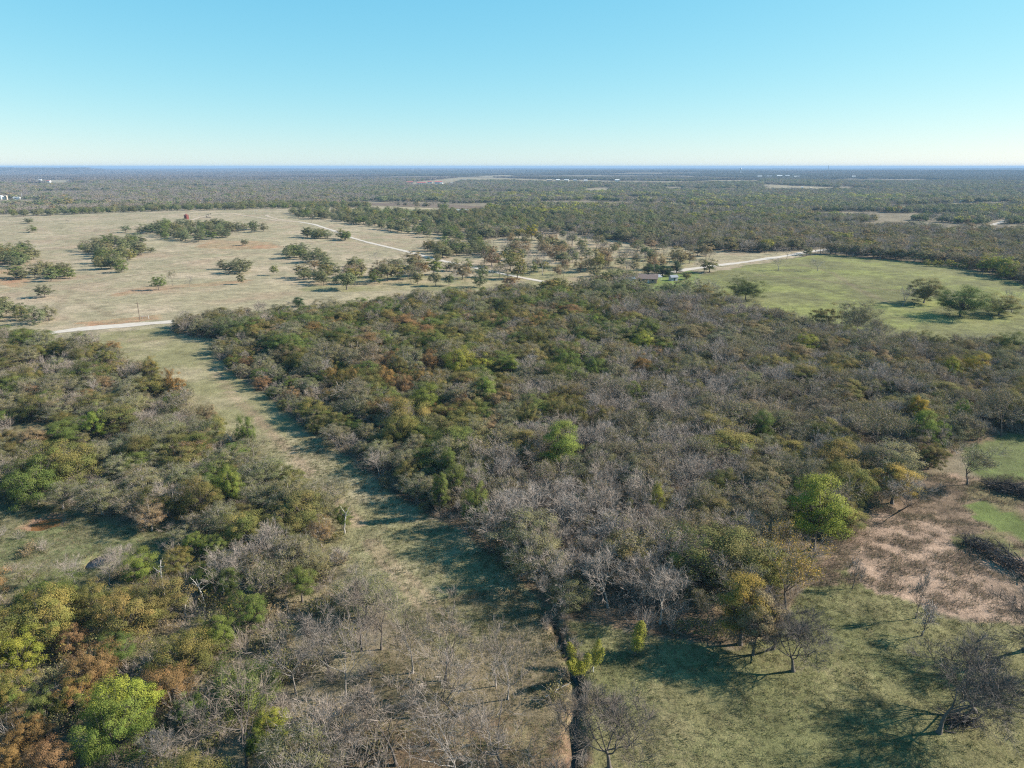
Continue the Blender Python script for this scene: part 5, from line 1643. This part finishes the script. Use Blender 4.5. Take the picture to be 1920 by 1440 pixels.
def vehicle(px, py, label, mat, rot, cat="pickup"):
    e = root("pickup_truck" if cat == "pickup" else "car", px, py, label, cat, rot)
    box_part("body", (0, 0, 0.45), (5.0, 1.8, 0.6), mat, e); cb = box_part("cab", (0.4, 0, 1.05), (1.9, 1.65, 0.7), mat, e)
    box_part("window", (0.4, 0, 1.15), (1.92, 1.5, 0.4), M_GLASS, cb)
    for a in (-1.6, 1.6):
        for b_ in (-0.85, 0.85):
            w = cyl("wheel", (0, 0, 0), 0.36, 0.36, 0.22, M_DARKSTEEL, e, 12); w.location = (a, b_ - 0.11 * (1 if b_ < 0 else -1), 0.36); w.rotation_euler = (math.pi / 2 * (1 if b_ < 0 else -1), 0, 0)


vehicle(1198, 519, "white pickup parked on the drive behind the farmhouse", M_WHITE, 0.4)

# hilltop and pasture
e = root("oil_tank", 350, 411, "dull red tank standing on the hilltop track", "tank")
cyl("shell", (0, 0, 0), 2.6, 2.6, 4.6, M_REDPAINT, e, 20); cyl("roof", (0, 0, 4.62), 2.7, 0.4, 1.2, M_REDPAINT, e, 20); cyl("vent", (0, 0, 5.8), 0.25, 0.25, 0.9, M_REDPAINT, e, 8)
bar("ladder", (2.65, 0, 0), (2.65, 0, 5.0), 0.12, M_DARKSTEEL, e)


def pumpjack(px, py, label, mat, rot=0.5, s=1.0):
    e = root("pump_jack", px, py, label, "pump jack", rot)
    e.scale = (s, s, s)
    box_part("base", (0, 0, 0), (6, 1.6, 0.4), mat, e)
    for sy in (-0.6, 0.6):
        bar("leg", (-0.9, sy, 0.4), (0, 0, 3.6), 0.14, mat, e); bar("leg", (0.9, sy, 0.4), (0, 0, 3.6), 0.14, mat, e)
    bar("walking_beam", (-2.6, 0, 3.3), (2.8, 0, 4.2), 0.2, mat, e)
    box_part("horse_head", (2.9, 0, 3.3), (0.5, 0.35, 1.7), mat, e)
    box_part("counterweight", (-2.3, 0, 0.9), (0.9, 0.8, 1.4), mat, e)
    bar("pitman_arm", (-2.4, 0.3, 1.6), (-2.5, 0.3, 3.3), 0.1, mat, e)


pumpjack(391, 408, "dark pump jack on the hilltop right of the red tank", M_DARKSTEEL)


def pole(px, py, label, h=8.5, arm=True):
    e = root("utility_pole", px, py, label, "utility pole", 0.3, "utility poles")
    bar("shaft", (0, 0, -0.2), (0, 0, h), 0.16, M_POLE, e)
    if arm:
        bar("crossarm", (-1.1, 0, h - 0.5), (1.1, 0, h - 0.5), 0.08, M_POLE, e)


pole(263, 603, "lone wooden pole standing by the pale gravel road at left")
pole(584, 418, "wooden pole in front of the hilltop grove beside the track", 10)
pole(823, 481, "pale wooden pole before the dark hedge by the gravel lane", 8)
pole(1226, 517, "thin pole rising before the farmhouse cedars", 9)
pole(1270, 508, "wooden pole beside the road just past the farmhouse", 9)
e = root("pipe_gate", 273, 598, "small white pipe gate on the field side of the gravel road", "gate", 0.1)
for sx in (-1.4, 1.4):
    bar("post", (sx, 0, -0.1), (sx, 0, 1.5), 0.09, M_WHITE, e)
bar("rail", (-1.4, 0, 1.2), (1.4, 0, 1.2), 0.07, M_WHITE, e)

# buildings far off
def far_building(px, py, wm, dm, hm, rot, wall, roof, label, cat="building", name="building", ridge=None):
    e = root(name, px, py, label, cat, rot)
    rd = ridge if ridge is not None else hm * 0.4
    gable_wall("wall", wm, dm, hm, rd, wall, e); gable_roof("roof", wm, dm, hm, rd, roof, e, over=0.5, th=0.3)
    for q in range(max(1, int(wm // 9))):
        box_part("window", (-wm / 2 + 4.5 + q * 9, -dm / 2 - 0.05, hm * 0.35), (2.0, 0.12, hm * 0.35), M_GLASS, e)


far_building(866, 399, 22, 9, 3.2, -0.5, M_TANWALL, M_WHITE, "long low building with pale roof among the hill oaks", "house", "long_house")
e = root("storage_tank", 897, 401, "small white tank beside the long low building", "tank")
cyl("shell", (0, 0, 0), 1.8, 1.8, 4.5, M_WHITE, e); cyl("roof", (0, 0, 4.52), 1.85, 0.2, 0.7, M_WHITE, e)
for i, (px, py, r_, h_, lb) in enumerate(((3, 374, 4.5, 8, "big white tank cut by the left edge far off"), (9, 374, 3.0, 6, "white tank right of the big one at the left edge"))):
    e = root("storage_tank", px, py, lb, "tank"); cyl("shell", (0, 0, 0), r_, r_, h_, M_WHITE, e, 20); cyl("roof", (0, 0, h_ + 0.02), r_ * 1.03, 0.3, r_ * 0.3, M_WHITE, e, 20)
far_building(12, 374.5, 5, 5, 9, 0.1, M_TANWALL, M_TANWALL, "narrow pinkish tower block by the white tanks at left", "building", "block_tower", 0.6)
far_building(32, 374, 13, 8, 4.6, 0.3, M_WHITE, M_WHITE, "white boxy building in the grey woods at far left", "building", "white_building", 1.0)
e = root("lattice_mast", 42, 374, "thin pale mast beside the white boxy building at left", "mast")
for sx, sy in ((-0.6, -0.5), (0.6, -0.5), (0, 0.6)):
    bar("leg", (sx, sy, 0), (sx * 0.3, sy * 0.3, 15), 0.16, M_PALESTEEL, e)
for q in range(5):
    bar("brace", (-0.6 * (1 - q * 0.14), -0.5, q * 3.0), (0.6 * (1 - q * 0.14), -0.4, q * 3.0 + 2.4), 0.1, M_PALESTEEL, e)
TOWN = [(768, 345, 55, 22, 9, M_TANWALL, M_REDROOF, "broad red-roofed building at the left end of the far town"), (790, 346, 70, 24, 9, M_WHITE, M_REDROOF, "longest red-roofed building in the far town"), (806, 344, 40, 20, 8, M_WHITE, M_REDROOF, "short red-roofed building in the far town's middle"),
        (822, 345, 60, 22, 10, M_WHITE, M_REDROOF, "white building with red roof right in the far town"), (828, 347, 22, 14, 8, M_WHITE, M_WHITE, "small white house below the far town's red roofs"), (846, 347, 20, 14, 8, M_WHITE, M_WHITE, "white cottage right of the far town's red roofs"), (852, 346, 16, 14, 8, M_WHITE, M_GREYROOF, "tiny white cottage with grey roof by the far town"),
        (870, 341, 34, 18, 9, M_TANWALL, M_GREYROOF, "tan building at the edge of the far straw field"), (880, 340, 24, 16, 9, M_WHITE, M_GREYROOF, "pale building right of the tan one by the straw field"),
        (1030, 341, 45, 18, 10, M_TANWALL, M_TANWALL, "tan shed at the start of the far white cluster"), (1046, 341, 34, 18, 10, M_WHITE, M_WHITE, "first white shed of the far middle cluster"), (1062, 341, 40, 18, 10, M_WHITE, M_WHITE, "second white shed of the far middle cluster"), (1078, 341, 34, 18, 10, M_WHITE, M_GREYROOF, "third pale shed of the far middle cluster"), (1098, 342, 30, 18, 10, M_WHITE, M_WHITE, "last white shed of the far middle cluster"), (1157, 341, 36, 16, 10, M_WHITE, M_WHITE, "lone white barn along the far straw field"),
        (1424, 334, 45, 25, 12, M_WHITE, M_WHITE, "leftmost white warehouse of the row under the right horizon"), (1442, 334, 55, 25, 13, M_WHITE, M_GREYROOF, "second white warehouse of the row under the right horizon"), (1461, 333, 60, 25, 13, M_WHITE, M_WHITE, "brightest white warehouse of the row under the right horizon"), (1476, 333, 50, 25, 12, M_WHITE, M_PALESTEEL, "fourth pale warehouse of the row under the right horizon"), (1493, 334, 60, 25, 11, M_WHITE, M_WHITE, "rightmost white warehouse of the row under the right horizon"), (1600, 334, 40, 22, 11, M_WHITE, M_WHITE, "single white warehouse right of the two thin masts"),
        (90, 342, 40, 18, 8, M_WHITE, M_REDROOF, "white house with reddish roof in far grey woods at left"), (76, 340, 24, 14, 8, M_WHITE, M_WHITE, "small white house far off at upper left"), (1504, 354, 12, 10, 6, M_WHITE, M_WHITE, "tiny white hut in the green woods at right"), (1520, 355, 14, 8, 5, M_TANWALL, M_TANWALL, "tiny tan hut in the green woods at right")]
for px, py, wm, dm, hm, wl, rf2, lb in TOWN:
    far_building(px, py, wm * 0.5, dm * 0.7, hm * 0.8, rng.uniform(-0.3, 0.3), wl, rf2, lb, "building", "town_building", hm * 0.3)
e = root("water_tower", 1388, 327, "slim white water tower against the right horizon", "water tower")
cyl("stem", (0, 0, 0), 3, 2.4, 36, M_WHITE, e, 14)
v_, f_ = [], []
prof = [(2.4, 33), (6, 37), (7.5, 41), (6, 45), (3, 47), (0.2, 48)]
for rr_, zz_ in prof:
    v_ += [(rr_ * math.cos(2 * math.pi * i / 16), rr_ * math.sin(2 * math.pi * i / 16), zz_) for i in range(16)]
for j in range(len(prof) - 1):
    f_ += [(j * 16 + i, j * 16 + (i + 1) % 16, j * 16 + 16 + (i + 1) % 16, j * 16 + 16 + i) for i in range(16)]
mesh_obj("bowl", v_, f_, M_WHITE, e)
for px, h_, lb in ((1551, 70, "taller of two thin masts on the right horizon"), (1562, 45, "shorter of two thin masts on the right horizon")):
    e = root("radio_mast", px, 334, lb, "mast")
    for sx, sy in ((-1.2, -1), (1.2, -1), (0, 1.2)):
        bar("leg", (sx, sy, 0), (sx * 0.5, sy * 0.5, h_), 0.7, M_PALESTEEL, e)
    for q in range(6):
        bar("brace", (-1, -0.8, h_ * q / 6), (1, -0.8, h_ * (q + 1) / 6), 0.3, M_PALESTEEL, e)
# well pad at right
pumpjack(1801, 381, "pale pump jack on the well pad at the far right", M_PALESTEEL, 0.2, 1.3)
far_building(1819, 380, 9, 5, 4.5, 0.2, M_WHITE, M_WHITE, "white tank house on the well pad at the far right", "building", "tank_house", 1.2)
e = root("storage_tank", 1824, 380, "tan tank right of the white tank house on the well pad", "tank"); cyl("shell", (0, 0, 0), 2.0, 2.0, 5, M_TANWALL, e); cyl("roof", (0, 0, 5.02), 2.05, 0.2, 0.8, M_TANWALL, e)
e = root("storage_tank", 1789, 380, "small white tank at the left end of the well pad", "tank"); cyl("shell", (0, 0, 0), 1.6, 1.6, 3.6, M_WHITE, e); cyl("roof", (0, 0, 3.62), 1.65, 0.2, 0.6, M_WHITE, e)

# ------------------------------------------------------------------ dead trees, fallen wood, brush piles
def limb(name, pts, r0, r1, parent, mat=M_DEADWOOD, k=6):
    pts = np.array(pts, float)
    n_ = 10
    t = np.linspace(0, len(pts) - 1, n_)
    P = np.stack([np.interp(t, np.arange(len(pts)), pts[:, i]) for i in range(3)], 1)
    P[1:-1] += rng.normal(size=(n_ - 2, 3)) * r0 * 0.45
    g = Geo(); g.tubes(P[None], np.linspace(r0, r1, n_)[None], k)
    V, Q = g.get()
    o = bpy.data.objects.new(name, quad_mesh(name, V, Q, [mat], smooth=True)); o.parent = parent; COL.objects.link(o)
    return o


def snag(px, py, h, label, lean=(0.0, 0.0), fork=0, seed=0):
    e = root("dead_tree", px, py, label, "dead tree", 0, "bleached dead trees")
    r = np.random.default_rng(400 + seed)
    a = np.array([0, 0, -0.2]); m1 = np.array([lean[0] * 0.4 + r.uniform(-0.3, 0.3), lean[1] * 0.5, h * 0.45]); tip = np.array([lean[0], lean[1], h * (0.7 if fork else 1.0)])
    limb("trunk", [a, m1, tip], 0.17, 0.09 if fork else 0.035, e)
    if fork:
        for s_ in (-1, 1):
            limb("branch", [tip, tip + np.array([s_ * 0.5, 0.1, h * 0.14]), tip + np.array([s_ * 1.0, 0.1, h * 0.3])], 0.08, 0.025, e)
    for q in range(4):
        t = r.uniform(0.45, 0.95); b_ = m1 * (1 - t) + tip * t
        d_ = np.array([r.uniform(-1, 1), r.uniform(-0.6, 0.6), r.uniform(0.3, 0.9)]); ln = r.uniform(0.7, 1.7)
        limb("branch", [b_, b_ + d_ * ln * 0.5 + r.normal(size=3) * 0.12, b_ + d_ * ln], 0.055, 0.015, e)


for i, (px, py, h, lean, fk, lb) in enumerate((
        (313, 1141, 8.5, (0.2, 0), 0, "tall crooked white dead trunk in the lower left wood"), (385, 1141, 5.5, (-0.6, 0), 1, "white forked dead trunk beneath a rounded green oak"), (349, 1158, 3.0, (0.3, 0), 0, "short white dead stub left of the forked one"),
        (440, 850, 5.5, (-0.6, 0), 1, "bleached branching snag above the strip's left edge"), (476, 872, 4.5, (0.3, 0), 0, "white bent snag close to the mown strip"), (360, 905, 5.0, (0.1, 0), 0, "thin white dead stem in the middle of the left wood"),
        (549, 965, 4.5, (-1.4, 0.2), 1, "twisted white dead limbs by the strip's left edge"), (149, 868, 5.0, (-0.4, 0), 1, "pale dead branches over the broad olive oak"), (208, 810, 5.0, (0.1, 0), 0, "slim pale dead stem in the upper left wood"),
        (1075, 985, 6.5, (-0.8, 0), 1, "pale dead tree among grey branches below the tallest green tree"), (646, 1000, 5.5, (0.4, 0.3), 1, "whitish dead branches at the strip's left edge"))):
    snag(px, py, h, lb, lean, fk, i)
for px, py, rot, lb in ((575, 1410, 0.3, "white fallen branch on brown leaf litter near the bottom"), (385, 985, -0.25, "white fallen limb at the right end of the clearing"), (1045, 1300, 0.5, "pale fallen branches on the left bank of the ditch")):
    e = root("fallen_branch", px, py, lb, "fallen branch", rot)
    limb("stem", [(-1.8, 0, 0.2), (0, 0.2, 0.45), (2.0, 0, 0.9)], 0.1, 0.03, e)
    limb("branch", [(0.2, 0.2, 0.45), (0.9, 0.9, 0.8), (1.5, 1.2, 1.5)], 0.06, 0.02, e)
    limb("branch", [(-0.4, 0.1, 0.4), (-0.2, -0.7, 0.6), (0.3, -1.3, 0.5)], 0.05, 0.02, e)

M_PILE = simple("weathered_brush_wood", (0.085, 0.075, 0.070), 0.95, 0.4, 1.0)
M_PILEPALE = simple("greyed_brush_wood", (0.20, 0.18, 0.165), 0.95, 0.3, 1.0)
STICKS = []
for q in range(8):
    g = Geo()
    r = np.random.default_rng(500 + q)
    L_ = r.uniform(2.2, 4.5)
    P0 = np.array([[-L_ / 2, 0, 0]]); P_, R_ = grow(r, P0, np.array([[1.0, 0, 0]]), np.array([L_]), np.array([r.uniform(0.05, 0.12)]), 4, 0.16, 0.0)
    g.tubes(P_, R_, 5)
    p, d, L2, rr = split(r, P_, R_, 9, 0.2, (0.3, 0.9), (0.25, 0.5), 0.5)
    P2_, R2_ = grow(r, p, d, L2, rr, 3, 0.25, 0.0); g.tubes(P2_, R2_, 3)
    p, d, L2, rr = split(r, P2_, R2_, 4, 0.2, (0.3, 0.9), (0.4, 0.8), 0.5)
    g.ribbons(p, d * L2[:, None], 0.03, r)
    V, Q = g.get()
    STICKS.append([quad_mesh("brushwood", V, Q, [m_]) for m_ in (M_PILE, M_PILEPALE)])


def brush_pile(px, py, axis_px, width, hgt, nst, label):
    x, y, z = at(px, py)
    x2, y2, _ = at(*axis_px)
    L_, ang = 2 * math.hypot(x2 - x, y2 - y), math.atan2(y2 - y, x2 - x)
    e = bpy.data.objects.new("brush_pile", None); COL.objects.link(e)
    e.location = (x, y, z); e.rotation_euler = (0, 0, ang); tag(e, label, "brush pile", "heaps of cleared brush")
    for q in range(nst):
        a_ = rng.uniform(-0.5, 0.5) * L_; b_ = rng.normal() * width * 0.28
        env = hgt * (1 - (2 * a_ / L_) ** 4) * max(0.1, 1 - (b_ / (width * 0.65)) ** 2)
        c = bpy.data.objects.new("branch", STICKS[int(rng.integers(0, 8))][0 if rng.random() < 0.8 else 1]); c.parent = e; COL.objects.link(c)
        c.location = (a_, b_, 0.1 + env * rng.random() ** 0.7); c.rotation_euler = (rng.uniform(0, 6.28), rng.uniform(-0.35, 0.35), rng.normal() * 0.5 + (math.pi if rng.random() < 0.5 else 0))


brush_pile(1905, 925, (1960, 938), 4.0, 1.7, 110, "dark brush heap at the right edge, upper of two on sandy ground")
brush_pile(1880, 1052, (1948, 1092), 4.2, 1.6, 120, "long dark brush heap at the right edge, lower of two on sandy ground")
brush_pile(1802, 1356, (1824, 1354), 2.0, 0.6, 26, "dark tangle of brush beneath the large spreading bare tree")
e = root("marker_post", 1112, 1260, "small white marker post beside the lime willow", "post")
bar("shaft", (0, 0, -0.1), (0, 0, 0.75), 0.07, M_WHITE, e); cyl("cap", (0, 0, 0.75), 0.11, 0.08, 0.1, M_WHITE, e, 10)

# ------------------------------------------------------------------ air
hz_me = bpy.data.meshes.new("haze")
x0, x1, y0, y1, z0, z1 = -31000, 31000, -4500, 31500, float(Z.min()) - 2.0, max(float(Z.max()) + 17.0, 72.0)
hz_me.from_pydata([(x, y, z) for z in (z0, z1) for y in (y0, y1) for x in (x0, x1)], [], [(0, 2, 3, 1), (4, 5, 7, 6), (0, 1, 5, 4), (1, 3, 7, 5), (3, 2, 6, 7), (2, 0, 4, 6)])
hm = bpy.data.materials.new("haze"); hm.use_nodes = True
hn = hm.node_tree; hn.nodes.remove(hn.nodes["Principled BSDF"])
pv = hn.nodes.new("ShaderNodeVolumePrincipled")
pv.inputs["Color"].default_value = (0.28, 0.44, 0.66, 1)
pv.inputs["Density"].default_value = 8.5e-5
pv.inputs["Anisotropy"].default_value = 0.0
hn.links.new(pv.outputs[0], hn.nodes["Material Output"].inputs["Volume"])
hz_me.materials.append(hm)
haze = bpy.data.objects.new("haze", hz_me); COL.objects.link(haze)
haze["kind"] = "stuff"; haze["label"] = "pale blue haze over the distant plain"
